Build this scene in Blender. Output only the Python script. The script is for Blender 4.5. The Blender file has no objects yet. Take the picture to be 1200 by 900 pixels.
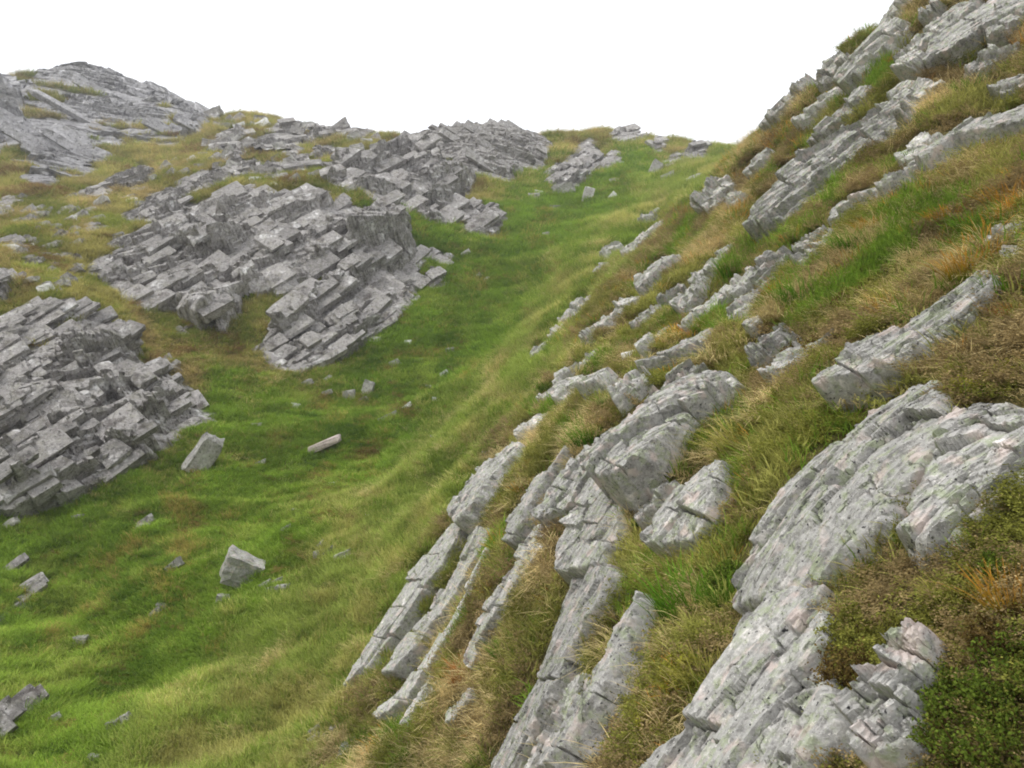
import bpy, bmesh, math, random
import numpy as np
from mathutils import Vector, Matrix, Euler
random.seed(7); RNG = np.random.default_rng(11)
S = bpy.context.scene
COL = S.collection

# ------------------------------------------------------------------ camera, sky, sun, exposure
F = 1000.0                       # focal length in pixels of a 1200 px wide frame
EYE = 1.65
cam_d = bpy.data.cameras.new('camera'); cam = bpy.data.objects.new('camera', cam_d); COL.objects.link(cam)
cam_d.sensor_width = 36; cam_d.lens = 36*F/1200; cam_d.clip_start = 0.05; cam_d.clip_end = 3000
cam.location = (0, 0, EYE); cam.rotation_euler = (math.radians(90), 0, 0)
S.camera = cam
S.render.engine = 'CYCLES'
S.cycles.filter_width = 1.9
S.cycles.max_bounces = 5; S.cycles.diffuse_bounces = 3; S.cycles.glossy_bounces = 1; S.cycles.transmission_bounces = 2
S.view_settings.view_transform = 'Standard'; S.view_settings.look = 'None'; S.view_settings.exposure = 0.55; S.view_settings.gamma = 1
SUN_DIR = Vector((-0.55, -0.25, 0.80)).normalized()      # towards the sun, veiled by cloud
elev = math.asin(SUN_DIR.z); azim = math.atan2(SUN_DIR.x, SUN_DIR.y)
W = bpy.data.worlds.new('World'); S.world = W; W.use_nodes = True
nt = W.node_tree; nt.nodes.clear()
sky = nt.nodes.new('ShaderNodeTexSky'); sky.sky_type = 'NISHITA'; sky.sun_disc = False
sky.sun_elevation = elev; sky.sun_rotation = azim
tc = nt.nodes.new('ShaderNodeTexCoord'); nz = nt.nodes.new('ShaderNodeTexNoise')
nz.inputs['Scale'].default_value = 2.2; nz.inputs['Detail'].default_value = 5
nt.links.new(tc.outputs['Generated'], nz.inputs['Vector'])
cl = nt.nodes.new('ShaderNodeValToRGB')
cl.color_ramp.elements[0].position = .25; cl.color_ramp.elements[0].color = (10.6, 10.8, 11.2, 1)
cl.color_ramp.elements[1].position = .75; cl.color_ramp.elements[1].color = (12.0, 12.1, 12.3, 1)
nt.links.new(nz.outputs['Fac'], cl.inputs['Fac'])
mx = nt.nodes.new('ShaderNodeMix'); mx.data_type = 'RGBA'; mx.inputs[0].default_value = 0.94
nt.links.new(sky.outputs['Color'], mx.inputs[6]); nt.links.new(cl.outputs['Color'], mx.inputs[7])
bg = nt.nodes.new('ShaderNodeBackground'); bg.inputs['Strength'].default_value = 0.1
wo = nt.nodes.new('ShaderNodeOutputWorld')
nt.links.new(mx.outputs[2], bg.inputs['Color']); nt.links.new(bg.outputs['Background'], wo.inputs['Surface'])
sun_d = bpy.data.lights.new('sun', 'SUN'); sun_d.energy = 1.5; sun_d.angle = math.radians(16); sun_d.color = (1, .965, .91)
sun = bpy.data.objects.new('sun', sun_d); COL.objects.link(sun)
sun.rotation_euler = SUN_DIR.to_track_quat('Z', 'Y').to_euler()

# ------------------------------------------------------------------ helpers: noise, colour, linking
def s2l(r, g, b, k=1.0):
    f = lambda c: ((c/255)/12.92 if c/255 <= .04045 else ((c/255+.055)/1.055)**2.4)*k
    return (f(r), f(g), f(b))
_P = np.random.default_rng(3).permutation(4096).astype(np.int64)
_G = np.random.default_rng(4).normal(size=(4096, 3)); _G /= np.linalg.norm(_G, axis=1)[:, None]
def gnoise(p):
    p = np.asarray(p, float); i = np.floor(p).astype(np.int64); f = p-i; u = f*f*f*(f*(f*6-15)+10)
    out = 0
    for dx in (0, 1):
        wx = u[:, 0] if dx else 1-u[:, 0]
        for dy in (0, 1):
            wy = u[:, 1] if dy else 1-u[:, 1]
            for dz in (0, 1):
                wz = u[:, 2] if dz else 1-u[:, 2]
                h = _P[(_P[(_P[(i[:, 0]+dx) & 4095]+i[:, 1]+dy) & 4095]+i[:, 2]+dz) & 4095]
                g = _G[h]
                out = out + wx*wy*wz*(g[:, 0]*(f[:, 0]-dx)+g[:, 1]*(f[:, 1]-dy)+g[:, 2]*(f[:, 2]-dz))
    return out*1.6
def fbm(p, o=4, gain=.5, lac=2.03):
    a = 1; t = 0; q = np.array(p, float)
    for k in range(o):
        t = t+a*gnoise(q); q = q*lac+17.3; a *= gain
    return t
def sstep(a, b, x):
    t = np.clip((x-a)/(b-a), 0, 1); return t*t*(3-2*t)
def mesh_np(name, V, Fc, mat=None, smooth=False):
    """Fc: (n,3) or (n,4) integer array"""
    me = bpy.data.meshes.new(name); V = np.asarray(V, np.float32); Fc = np.asarray(Fc, np.int32); k = Fc.shape[1]
    me.vertices.add(len(V)); me.vertices.foreach_set('co', V.ravel())
    me.loops.add(Fc.size); me.loops.foreach_set('vertex_index', Fc.ravel())
    me.polygons.add(len(Fc)); me.polygons.foreach_set('loop_start', np.arange(0, Fc.size, k, dtype=np.int32))
    me.polygons.foreach_set('loop_total', np.full(len(Fc), k, np.int32))
    me.polygons.foreach_set('use_smooth', np.full(len(Fc), smooth, bool))
    me.update(calc_edges=True)
    if mat: me.materials.append(mat)
    return me
def link(name, me, parent=None):
    o = bpy.data.objects.new(name, me); COL.objects.link(o)
    if parent is not None: o.parent = parent
    return o
def tag(o, label, cat, group=None, kind=None):
    if label: o['label'] = label
    if cat: o['category'] = cat
    if group: o['group'] = group
    if kind: o['kind'] = kind
    return o

# ------------------------------------------------------------------ the lie of the land: profile points (column u: height v, distance ahead)
PROFILE = {
 -450: [(1000, 6.5), (800, 12), (650, 17), (500, 23), (400, 31), (300, 46), (220, 66), (150, 92)],
 -250: [(1000, 7.2), (800, 13), (650, 19), (520, 25), (420, 32), (330, 44), (250, 62), (180, 84), (138, 104)],
 0: [(900, 12), (750, 17), (620, 21.5), (520, 25), (430, 28), (355, 31), (300, 38), (240, 52), (180, 78), (114, 100)],
 50: [(180, 78), (140, 92), (98, 106)],
 100: [(900, 11.5), (760, 16.5), (600, 22.5), (500, 26), (420, 28.8), (355, 32), (300, 39), (250, 53), (200, 78), (140, 97), (81, 115)],
 180: [(900, 11.2), (740, 16.5), (600, 21.5), (500, 27), (420, 32), (350, 37), (270, 44), (220, 60), (170, 88), (108, 117)],
 240: [(900, 11), (720, 16), (600, 21), (500, 27), (440, 31), (390, 35), (340, 38.5), (260, 45), (220, 58), (170, 86), (132, 110)],
 320: [(900, 10), (740, 14.5), (600, 21.5), (500, 28), (430, 33.5), (340, 39), (250, 45), (200, 60), (142, 100)],
 400: [(900, 9), (760, 12.5), (600, 21), (500, 29), (430, 35), (330, 40.5), (240, 47), (190, 64), (156, 92)],
 470: [(900, 7.8), (720, 11.5), (580, 20), (480, 30), (390, 38), (300, 45), (240, 52), (190, 65), (165, 84)],
 540: [(900, 6.6), (700, 10), (560, 18.5), (430, 34), (330, 43), (260, 54), (200, 65), (157, 80)],
 600: [(900, 5.5), (750, 6.8), (650, 8.2), (560, 11), (480, 20), (420, 29), (350, 40), (270, 54), (205, 68), (156, 80)],
 660: [(900, 4.5), (750, 5.8), (600, 7.4), (500, 9.6), (440, 15), (380, 27), (320, 40), (260, 56), (200, 72), (165, 84)],
 730: [(900, 3.5), (750, 4.6), (600, 6.0), (500, 7.5), (430, 12), (360, 21), (300, 36), (250, 56), (195, 76), (158, 88)],
 800: [(900, 2.8), (750, 3.6), (620, 4.8), (500, 6.2), (430, 8.5), (350, 14), (290, 23), (250, 36), (210, 60), (172, 90)],
 850: [(900, 2.5), (700, 3.7), (550, 5.1), (450, 6.7), (380, 9), (310, 14), (250, 22), (210, 42), (182, 88)],
 900: [(900, 2.3), (700, 3.2), (550, 4.2), (450, 5.7), (400, 6.8), (320, 10), (250, 15), (200, 20), (155, 27)],
 1000: [(900, 1.95), (700, 2.6), (550, 3.2), (450, 4.3), (350, 6), (250, 9), (150, 14), (100, 18), (68, 21.5)],
 1100: [(900, 1.75), (700, 2.2), (550, 2.7), (450, 3.5), (400, 4), (300, 5.5), (200, 8.5), (100, 12), (0, 15.5), (-40, 17)],
 1200: [(900, 1.6), (700, 1.9), (550, 2.4), (450, 2.9), (350, 3.6), (250, 5.2), (150, 7.8), (50, 11), (-50, 14), (-140, 16.5)],
 1450: [(900, 1.3), (600, 1.7), (400, 2.3), (200, 4), (0, 8), (-200, 13), (-280, 15)],
}
ctrl = []
for u, lst in PROFILE.items():
    for v, Y in lst:
        ctrl.append(((u-600)/F*Y, Y, (450-v)/F*Y))
ctrl += [(14, 12, 9), (14, 22, 9.5), (22, 40, 11.5), (25, 60, 16), (32, 100, 19), (38, 140, 20), (60, 100, 14),
         (18, 130, 21), (0, 130, 22), (-20, 130, 24), (-40, 160, 30), (-70, 150, 36), (-110, 150, 40), (-60, 210, 30), (0, 220, 20), (60, 220, 15)]
ctrl += [(0, .8, -1.65), (0, 2.4, -1.98), (-1, 1.6, -2.25), (-2.2, 1.2, -3.0), (.9, .6, -1.1), (.4, .5, -1.45), (-.5, .5, -1.95), (-.3, -.7, -1.75)]
for ph in (90, 125):
    c, s = math.cos(math.radians(ph)), math.sin(math.radians(ph))
    for d, z in ((.7, -1.2), (2, .1), (5, 3.6), (9, 7.8), (16, 9.5), (60, 12), (200, 14)): ctrl.append((d*s, d*c, z))
    for d, z in ((.7, -2.1), (2, -3), (6, -5.6), (12, -5.8), (25, 0), (60, 22), (150, 45)): ctrl.append((-d*s, d*c, z))
ctrl = np.array(ctrl)
def dom(x, y):
    r = np.maximum(np.hypot(x, y), .05); return np.arctan2(x, y), np.log(r)
cph, clr = dom(ctrl[:, 0], ctrl[:, 1]); ct = ctrl[:, 2]/np.exp(clr)
AK = 1.6                                         # weight of azimuth against log-distance
cx = np.stack([cph*AK, clr], 1)
def K(d2): return np.where(d2 > 1e-12, .5*d2*np.log(np.maximum(d2, 1e-12)), 0)
n = len(cx); A = np.zeros((n+3, n+3))
A[:n, :n] = K(((cx[:, None]-cx[None])**2).sum(2))+np.eye(n)*2e-3
A[:n, n] = 1; A[:n, n+1:] = cx; A[n, :n] = 1; A[n+1:, :n] = cx.T
wts = np.linalg.solve(A, np.concatenate([ct, [0, 0, 0]]))
PH = np.concatenate([np.arange(-2.25, -.66, .035), np.arange(-.66, .66, .0035), np.arange(.66, 2.26, .035)])
LR = np.concatenate([np.arange(math.log(.55), math.log(1.4), .05), np.arange(math.log(1.4), math.log(130), .0075), np.arange(math.log(130), math.log(420), .05)])
gp, gl = np.meshgrid(PH, LR, indexing='ij')
q = np.stack([gp.ravel()*AK, gl.ravel()], 1)
T = np.zeros(len(q))
for i in range(0, len(q), 20000):
    qq = q[i:i+20000]; d2 = ((qq[:, None]-cx[None])**2).sum(2)
    T[i:i+20000] = K(d2)@wts[:n]+wts[n]+qq@wts[n+1:]
R_ = np.exp(gl.ravel()); X = R_*np.sin(gp.ravel()); Yw = R_*np.cos(gp.ravel())
Z = T*R_
P3 = np.stack([X, Yw, np.zeros_like(X)], 1)
big = np.clip(R_/20, 0, 1)
hum = 1-np.abs(gnoise(P3/1.25+3))*2                 # rounded hummocks with sharp little hollows between
Z += .6*big*fbm(P3/6.5, 3)+.17*np.clip(R_/9, .12, 1)*fbm(P3/1.7+9, 3)+.09*np.clip(R_/10, .2, 1)*hum+.06*np.clip(R_/4, .35, 1)*fbm(P3/.4+4, 2)
TG = (Z/R_).reshape(gp.shape); ZG = Z.reshape(gp.shape)
def _idx(ax, v):
    f = np.interp(v, ax, np.arange(len(ax))); i = np.clip(f.astype(int), 0, len(ax)-2); return i, f-i
def ground(x, y):
    """height of the ground (relative to the eye) at world x, y"""
    p, l = dom(x, y); i, a = _idx(PH, p); j, b = _idx(LR, l)
    return (ZG[i, j]*(1-a)*(1-b)+ZG[i+1, j]*a*(1-b)+ZG[i, j+1]*(1-a)*b+ZG[i+1, j+1]*a*b)
def hits(u, v):
    """where sight lines through (u, v) meet the ground: points relative to the eye and a validity mask"""
    u = np.asarray(u, float).ravel(); v = np.asarray(v, float).ravel()
    ph = np.arctan2(u-600, F); tr = (450-v)/F*np.cos(ph)
    i, a = _idx(PH, ph); out = np.full((len(u), 3), np.nan)
    j0 = np.searchsorted(LR, math.log(1.0))
    for s in range(0, len(u), 4000):
        sl = slice(s, s+4000)
        prof = TG[i[sl], j0:]*(1-a[sl])[:, None]+TG[i[sl]+1, j0:]*a[sl][:, None]
        ok = prof >= tr[sl][:, None]; k = ok.argmax(1); good = ok.any(1) & (k > 0)
        kk = np.maximum(k, 1); ar = np.arange(len(kk))
        t0 = prof[ar, kk-1]; t1 = prof[ar, kk]; w = (tr[sl]-t0)/np.maximum(t1-t0, 1e-9)
        r = np.exp(LR[j0+kk-1]*(1-w)+LR[j0+kk]*w)
        pts = np.stack([r*np.sin(ph[sl]), r*np.cos(ph[sl]), tr[sl]*r], 1); pts[~good] = np.nan
        out[sl] = pts
    return out, ~np.isnan(out[:, 0])
def hit1(u, v):
    for dv in range(0, 60, 2):
        p, ok = hits([u], [v+dv])
        if ok[0]: return p[0]
    raise ValueError((u, v))
def gnormal(x, y):
    e = .02*np.hypot(x, y); return np.stack([-(ground(x+e, y)-ground(x-e, y))/(2*e), -(ground(x, y+e)-ground(x, y-e))/(2*e), np.ones_like(x)], -1)

def inpoly(poly, x, y):
    c = np.zeros(np.shape(x), bool); n = len(poly)
    for i in range(n):
        x0, y0 = poly[i]; x1, y1 = poly[(i+1) % n]
        if y0 == y1: continue
        c ^= ((y0 > y) != (y1 > y)) & (x < (x1-x0)*(y-y0)/(y1-y0)+x0)
    return c
def sdist(poly, x, y):
    d = np.full(np.shape(x), 1e9); n = len(poly)
    for i in range(n):
        x0, y0 = poly[i]; x1, y1 = poly[(i+1) % n]; ex, ey = x1-x0, y1-y0; L = ex*ex+ey*ey+1e-12
        t = np.clip(((x-x0)*ex+(y-y0)*ey)/L, 0, 1); d = np.minimum(d, np.hypot(x-x0-t*ex, y-y0-t*ey))
    return np.where(inpoly(poly, x, y), d, -d)
MX0, MY0 = -100, -60
MASK = np.zeros((1020, 1400), bool)              # bare rock seen from the path, used to keep the turf off it
BARE = np.zeros((1020, 1400), np.float32)
def addmask(poly, bare=1.0):
    x0, x1 = int(min(p[0] for p in poly)), int(max(p[0] for p in poly))+1; y0, y1 = int(min(p[1] for p in poly)), int(max(p[1] for p in poly))+1
    x0 = max(x0, MX0); y0 = max(y0, MY0); x1 = min(x1, MX0+1399); y1 = min(y1, MY0+1019)
    xs, ys = np.meshgrid(np.arange(x0, x1), np.arange(y0, y1)); m = inpoly(poly, xs, ys)
    MASK[y0-MY0:y1-MY0, x0-MX0:x1-MX0] |= m
    s = BARE[y0-MY0:y1-MY0, x0-MX0:x1-MX0]; s[m] = np.maximum(s[m], bare)
def project(P): return 600+F*P[:, 0]/np.maximum(P[:, 1], 1e-3), 450-F*P[:, 2]/np.maximum(P[:, 1], 1e-3)
def world(p): return np.asarray(p)+np.array([0, 0, EYE])

# ------------------------------------------------------------------ materials
def nodes(name):
    m = bpy.data.materials.new(name); m.use_nodes = True; t = m.node_tree; t.nodes.clear()
    N = lambda ty, **k: _mk(t, ty, k)
    out = N('ShaderNodeOutputMaterial'); return m, t, N, out
def _mk(t, ty, k):
    nd = t.nodes.new(ty)
    for a, v in k.items():
        if a.startswith('i_'): nd.inputs[a[2:].replace('_', ' ')].default_value = v
        else: setattr(nd, a, v)
    return nd
def ramp(N, stops):
    r = N('ShaderNodeValToRGB'); e = r.color_ramp.elements
    while len(e) < len(stops): e.new(.5)
    for i, (p, c) in enumerate(stops):
        e[i].position = p; e[i].color = (*c, 1) if len(c) == 3 else (c[0],)*3+(1,)
    return r
def mixc(t, N, fac, a, b, mode='MIX'):
    m = N('ShaderNodeMix', data_type='RGBA', blend_type=mode)
    for s, i in ((fac, 0), (a, 6), (b, 7)):
        if isinstance(s, (int, float)): m.inputs[i].default_value = s
        elif isinstance(s, tuple): m.inputs[i].default_value = (*s, 1)
        else: t.links.new(s, m.inputs[i])
    return m.outputs[2]
def rock_material(name, base, pale, dark, lichen, scale, bed=None, bumpd=.02, lich=.5, pink=None, crisp=0.0):
    """weathered quartzite: mottled greys, pale scars, lichen, fine pitting and laminae along the bedding"""
    m, t, N, out = nodes(name); L = t.links.new
    g = N('ShaderNodeNewGeometry'); oi = N('ShaderNodeObjectInfo')
    pos = g.outputs['Position']
    n1 = N('ShaderNodeTexNoise', i_Scale=1.1*scale, i_Detail=8, i_Roughness=.62); L(pos, n1.inputs['Vector'])
    n2 = N('ShaderNodeTexNoise', i_Scale=5.5*scale, i_Detail=6, i_Roughness=.65); L(pos, n2.inputs['Vector'])
    n3 = N('ShaderNodeTexNoise', i_Scale=19*scale, i_Detail=5, i_Roughness=.7); L(pos, n3.inputs['Vector'])
    c = ramp(N, [(.33, dark), (.46, base), (.58, base), (.70, pale)]); L(n1.outputs['Fac'], c.inputs['Fac']); col = c.outputs['Color']
    r2 = ramp(N, [(.34+.05*crisp, (.66-.2*crisp,)), (.47, (.98,)), (.56, (1.02,)), (.68-.04*crisp, (1.28+.2*crisp,))]); L(n2.outputs['Fac'], r2.inputs['Fac'])
    col = mixc(t, N, 1.0, col, r2.outputs['Color'], 'MULTIPLY')
    # lichen crusts
    lr = ramp(N, [(.50, (0,)), (.60, (1,))]); n4 = N('ShaderNodeTexNoise', i_Scale=2.6*scale, i_Detail=7, i_Roughness=.7)
    mp = N('ShaderNodeMapping'); mp.inputs['Location'].default_value = (5, 3, 8); L(pos, mp.inputs['Vector']); L(mp.outputs['Vector'], n4.inputs['Vector'])
    L(n4.outputs['Fac'], lr.inputs['Fac']); lm = N('ShaderNodeMath', operation='MULTIPLY'); L(lr.outputs['Color'], lm.inputs[0]); lm.inputs[1].default_value = lich
    col = mixc(t, N, lm.outputs[0], col, lichen)
    # white quartz / crust flecks
    wr = ramp(N, [(.60-.035*crisp, (0,)), (.68-.055*crisp, (.75,))]); L(n3.outputs['Fac'], wr.inputs['Fac']); col = mixc(t, N, wr.outputs['Color'], col, pale)
    # black lichen and wet pits
    br = ramp(N, [(.31+.025*crisp, (1,)), (.375+.015*crisp, (0,))]); n5 = N('ShaderNodeTexNoise', i_Scale=9*scale, i_Detail=4, i_Roughness=.6)
    mp2 = N('ShaderNodeMapping'); mp2.inputs['Location'].default_value = (1, 13, 2); L(pos, mp2.inputs['Vector']); L(mp2.outputs['Vector'], n5.inputs['Vector'])
    L(n5.outputs['Fac'], br.inputs['Fac']); col = mixc(t, N, br.outputs['Color'], col, (.035, .034, .036))
    if pink:
        pr = ramp(N, [(.56, (0,)), (.66, (.7,))]); n6 = N('ShaderNodeTexNoise', i_Scale=1.7*scale, i_Detail=4)
        mp3 = N('ShaderNodeMapping'); mp3.inputs['Location'].default_value = (9, 1, 4); L(pos, mp3.inputs['Vector']); L(mp3.outputs['Vector'], n6.inputs['Vector'])
        L(n6.outputs['Fac'], pr.inputs['Fac']); col = mixc(t, N, pr.outputs['Color'], col, pink)
    # hairline fissures filled with soil
    vw = N('ShaderNodeTexVoronoi', feature='DISTANCE_TO_EDGE', i_Scale=.9*scale); wn = N('ShaderNodeVectorMath', operation='MULTIPLY_ADD'); L(n2.outputs['Color'], wn.inputs[0]); wn.inputs[1].default_value = (.35/scale,)*3
    mpv = N('ShaderNodeMapping'); mpv.inputs['Scale'].default_value = (1.7, .45, .8); mpv.inputs['Rotation'].default_value = (.4, .5, .3); L(pos, mpv.inputs['Vector']); L(mpv.outputs['Vector'], wn.inputs[2]); L(wn.outputs['Vector'], vw.inputs['Vector'])
    vr = ramp(N, [(.0, (1,)), (.014, (.0,))]); L(vw.outputs['Distance'], vr.inputs['Fac']); vm_ = N('ShaderNodeMath', operation='MULTIPLY'); L(vr.outputs['Color'], vm_.inputs[0]); vm_.inputs[1].default_value = 1.0
    fr_ = ramp(N, [(.50, (0,)), (.58, (.6,))]); L(n4.outputs['Fac'], fr_.inputs['Fac']); fm = N('ShaderNodeMath', operation='MULTIPLY'); L(vr.outputs['Color'], fm.inputs[0]); L(fr_.outputs['Color'], fm.inputs[1]); L(fm.outputs[0], vm_.inputs[0])
    col = mixc(t, N, vm_.outputs[0], col, (.05, .047, .043))
    # each stone a little lighter or darker than its neighbour
    rv = N('ShaderNodeMapRange'); L(oi.outputs['Random'], rv.inputs['Value']); rv.inputs['To Min'].default_value = .80; rv.inputs['To Max'].default_value = 1.18
    vm = N('ShaderNodeVectorMath', operation='SCALE'); L(col, vm.inputs[0]); L(rv.outputs['Result'], vm.inputs['Scale']); col = vm.outputs['Vector']
    bs = N('ShaderNodeBsdfPrincipled', i_Roughness=.88); bs.inputs['Specular IOR Level'].default_value = .25
    L(col, bs.inputs['Base Color'])
    sb = N('ShaderNodeMath', operation='MULTIPLY_ADD'); L(fm.outputs[0], sb.inputs[0]); sb.inputs[1].default_value = -1.6; L(n3.outputs['Fac'], sb.inputs[2])
    h = N('ShaderNodeMath', operation='MULTIPLY_ADD'); L(n2.outputs['Fac'], h.inputs[0]); h.inputs[1].default_value = 1.8; L(sb.outputs[0], h.inputs[2]); hh = h.outputs[0]
    if bed is not None:
        dp = N('ShaderNodeVectorMath', operation='DOT_PRODUCT'); L(pos, dp.inputs[0]); dp.inputs[1].default_value = bed
        wv = N('ShaderNodeMath', operation='MULTIPLY_ADD'); L(n1.outputs['Fac'], wv.inputs[0]); wv.inputs[1].default_value = .8/scale; L(dp.outputs['Value'], wv.inputs[2])
        cb = N('ShaderNodeCombineXYZ'); L(wv.outputs[0], cb.inputs[0])
        nb = N('ShaderNodeTexNoise', i_Scale=3.6*scale, i_Detail=5, i_Roughness=.75); L(cb.outputs[0], nb.inputs['Vector'])
        rb = ramp(N, [(.36, (.45,)), (.47, (1,)), (.62, (1.15,))]); L(nb.outputs['Fac'], rb.inputs['Fac']); L(mixc(t, N, 1.0, col, rb.outputs['Color'], 'MULTIPLY'), bs.inputs['Base Color'])
        ad = N('ShaderNodeMath', operation='MULTIPLY_ADD'); L(nb.outputs['Fac'], ad.inputs[0]); ad.inputs[1].default_value = 3.0; L(hh, ad.inputs[2]); hh = ad.outputs[0]
    bp = N('ShaderNodeBump'); bp.inputs['Strength'].default_value = .9; bp.inputs['Distance'].default_value = bumpd/scale*1.2
    L(hh, bp.inputs['Height']); L(bp.outputs['Normal'], bs.inputs['Normal']); L(bs.outputs['BSDF'], out.inputs['Surface'])
    return m
A_L = np.array([.62, .50, .55]); B_L = np.array([.62, -.40, -.50])
def frame(a, b):
    a = np.array(a, float); a /= np.linalg.norm(a); b = np.array(b, float); b -= a*(a@b); b /= np.linalg.norm(b)
    c = np.cross(a, b)
    if c[2] < 0: c = -c
    return a, b, c
FR_L = frame(A_L, B_L)
FR_P = frame((.80, .25, -.42), (.28, .62, .70))          # the far peak: beds slant down to the right
M_near = rock_material('lichened_quartzite', s2l(168, 166, 162), s2l(224, 219, 214), s2l(116, 114, 110), s2l(156, 165, 132), 5.5, None, .03, .7, s2l(204, 188, 181), crisp=.35)
M_mid = rock_material('grey_quartzite', s2l(162, 159, 154), s2l(212, 209, 205), s2l(106, 103, 99), s2l(140, 146, 126), 1.8, None, .05, .4, crisp=.35)
M_left = rock_material('bedded_quartzite', s2l(152, 148, 145), s2l(222, 220, 218), s2l(92, 86, 82), s2l(140, 138, 120), 1.3, tuple(FR_L[2]), .06, .35, crisp=.45)
M_peak = rock_material('peak_quartzite', s2l(174, 172, 173), s2l(222, 220, 222), s2l(120, 117, 118), s2l(146, 144, 132), .5, tuple(FR_P[2]), .09, .3, crisp=.5)
M_pink = rock_material('pinkish_quartzite', s2l(160, 148, 142), s2l(206, 194, 188), s2l(120, 108, 102), s2l(170, 165, 148), 4, None, .03, .3)
M_white = rock_material('white_quartz', s2l(215, 214, 212), s2l(235, 234, 232), s2l(165, 163, 160), s2l(190, 192, 180), 5, None, .02, .2)

def ground_material():
    m, t, N, out = nodes('turf_and_peat'); L = t.links.new
    at = N('ShaderNodeAttribute', attribute_name='veg'); g = N('ShaderNodeNewGeometry')
    n1 = N('ShaderNodeTexNoise', i_Scale=1.6, i_Detail=9, i_Roughness=.7); L(g.outputs['Position'], n1.inputs['Vector'])
    n2 = N('ShaderNodeTexNoise', i_Scale=14, i_Detail=6, i_Roughness=.7); L(g.outputs['Position'], n2.inputs['Vector'])
    r = ramp(N, [(.3, (.55,)), (.5, (.95,)), (.72, (1.4,))]); L(n1.outputs['Fac'], r.inputs['Fac'])
    col = mixc(t, N, 1.0, at.outputs['Color'], r.outputs['Color'], 'MULTIPLY')
    r2 = ramp(N, [(.34, (1,)), (.44, (0,))]); L(n2.outputs['Fac'], r2.inputs['Fac'])
    f = N('ShaderNodeMath', operation='MULTIPLY'); L(r2.outputs['Color'], f.inputs[0]); f.inputs[1].default_value = .5
    col = mixc(t, N, f.outputs[0], col, (.045, .034, .02))
    bs = N('ShaderNodeBsdfPrincipled', i_Roughness=.95); bs.inputs['Specular IOR Level'].default_value = .1
    L(col, bs.inputs['Base Color'])
    bp = N('ShaderNodeBump'); bp.inputs['Strength'].default_value = .8; bp.inputs['Distance'].default_value = .06
    L(n2.outputs['Fac'], bp.inputs['Height']); L(bp.outputs['Normal'], bs.inputs['Normal']); L(bs.outputs['BSDF'], out.inputs['Surface'])
    return m
M_ground = ground_material()

def blade_material(name, root=None, tip=None, instanced=False, trans=.35, rough=.75):
    """leaves and blades: colour runs from root to tip (vertex attribute 'tip'), every plant its own tint"""
    m, t, N, out = nodes(name); L = t.links.new
    ta = N('ShaderNodeAttribute', attribute_name='tip'); 
    if instanced:
        a1 = N('ShaderNodeAttribute', attribute_name='tint', attribute_type='INSTANCER'); a2 = N('ShaderNodeAttribute', attribute_name='tint_tip', attribute_type='INSTANCER')
        col = mixc(t, N, ta.outputs['Fac'], a1.outputs['Color'], a2.outputs['Color'])
    else:
        col = mixc(t, N, ta.outputs['Fac'], root, tip)
    g = N('ShaderNodeNewGeometry'); n = N('ShaderNodeTexNoise', i_Scale=30, i_Detail=2); L(g.outputs['Position'], n.inputs['Vector'])
    r = ramp(N, [(.3, (.7,)), (.7, (1.3,))]); L(n.outputs['Fac'], r.inputs['Fac']); col = mixc(t, N, 1.0, col, r.outputs['Color'], 'MULTIPLY')
    d = N('ShaderNodeBsdfDiffuse'); tr = N('ShaderNodeBsdfTranslucent'); L(col, d.inputs['Color']); L(col, tr.inputs['Color'])
    mx = N('ShaderNodeMixShader'); mx.inputs[0].default_value = trans; L(d.outputs[0], mx.inputs[1]); L(tr.outputs[0], mx.inputs[2]); L(mx.outputs[0], out.inputs['Surface'])
    return m
M_inst = blade_material('moorland_grass', instanced=True)

NVERT = 0; EDGE = []
# ------------------------------------------------------------------ rock builders
def hull(points):
    bm = bmesh.new(); vs = [bm.verts.new(p) for p in points]
    r = bmesh.ops.convex_hull(bm, input=vs); 
    bmesh.ops.delete(bm, geom=[v for v in bm.verts if not v.link_faces], context='VERTS')
    return bm
def block_mesh(k, chip=.13, skew=.15):
    """a joint block: a box with skewed corners, worn arrises and the odd broken corner; unit size"""
    rn = random.Random(100+k); pts = []
    for sx in (-.5, .5):
        for sy in (-.5, .5):
            for sz in (-.5, .5):
                c = [sx*(1+rn.uniform(-skew, skew)), sy*(1+rn.uniform(-skew, skew)), sz*(1+rn.uniform(-skew, skew)*1.3)]
                e = rn.uniform(.015, chip*.6) if rn.random() < .72 else rn.uniform(chip, chip*3.2)
                for ax in range(3):
                    p = list(c); s = (sx, sy, sz)[ax]; p[ax] -= math.copysign(e*rn.uniform(.6, 1.4), s); pts.append(p)
    bm = hull(pts); me = bpy.data.meshes.new('rock_block'); bm.to_mesh(me); bm.free(); return me
BLOCKS = {}
def blocks_for(mat):
    if mat.name not in BLOCKS:
        L = []
        for k in range(18):
            me = block_mesh(k); me.materials.append(mat); L.append(me)
        BLOCKS[mat.name] = L
    return BLOCKS[mat.name]
def joined(name, items, mat, parent):
    V = []; Fs = []; o = 0
    for me, M in items:
        co = np.empty(len(me.vertices)*3, np.float32); me.vertices.foreach_get('co', co); co = co.reshape(-1, 3)
        M = np.array(M); V.append(co@M[:3, :3].T+M[:3, 3])
        for p in me.polygons: Fs.append([i+o for i in p.vertices][:3])
        o += len(co)
    ob = link(name, mesh_np(name, np.concatenate(V), Fs, mat), parent); return ob

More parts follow.
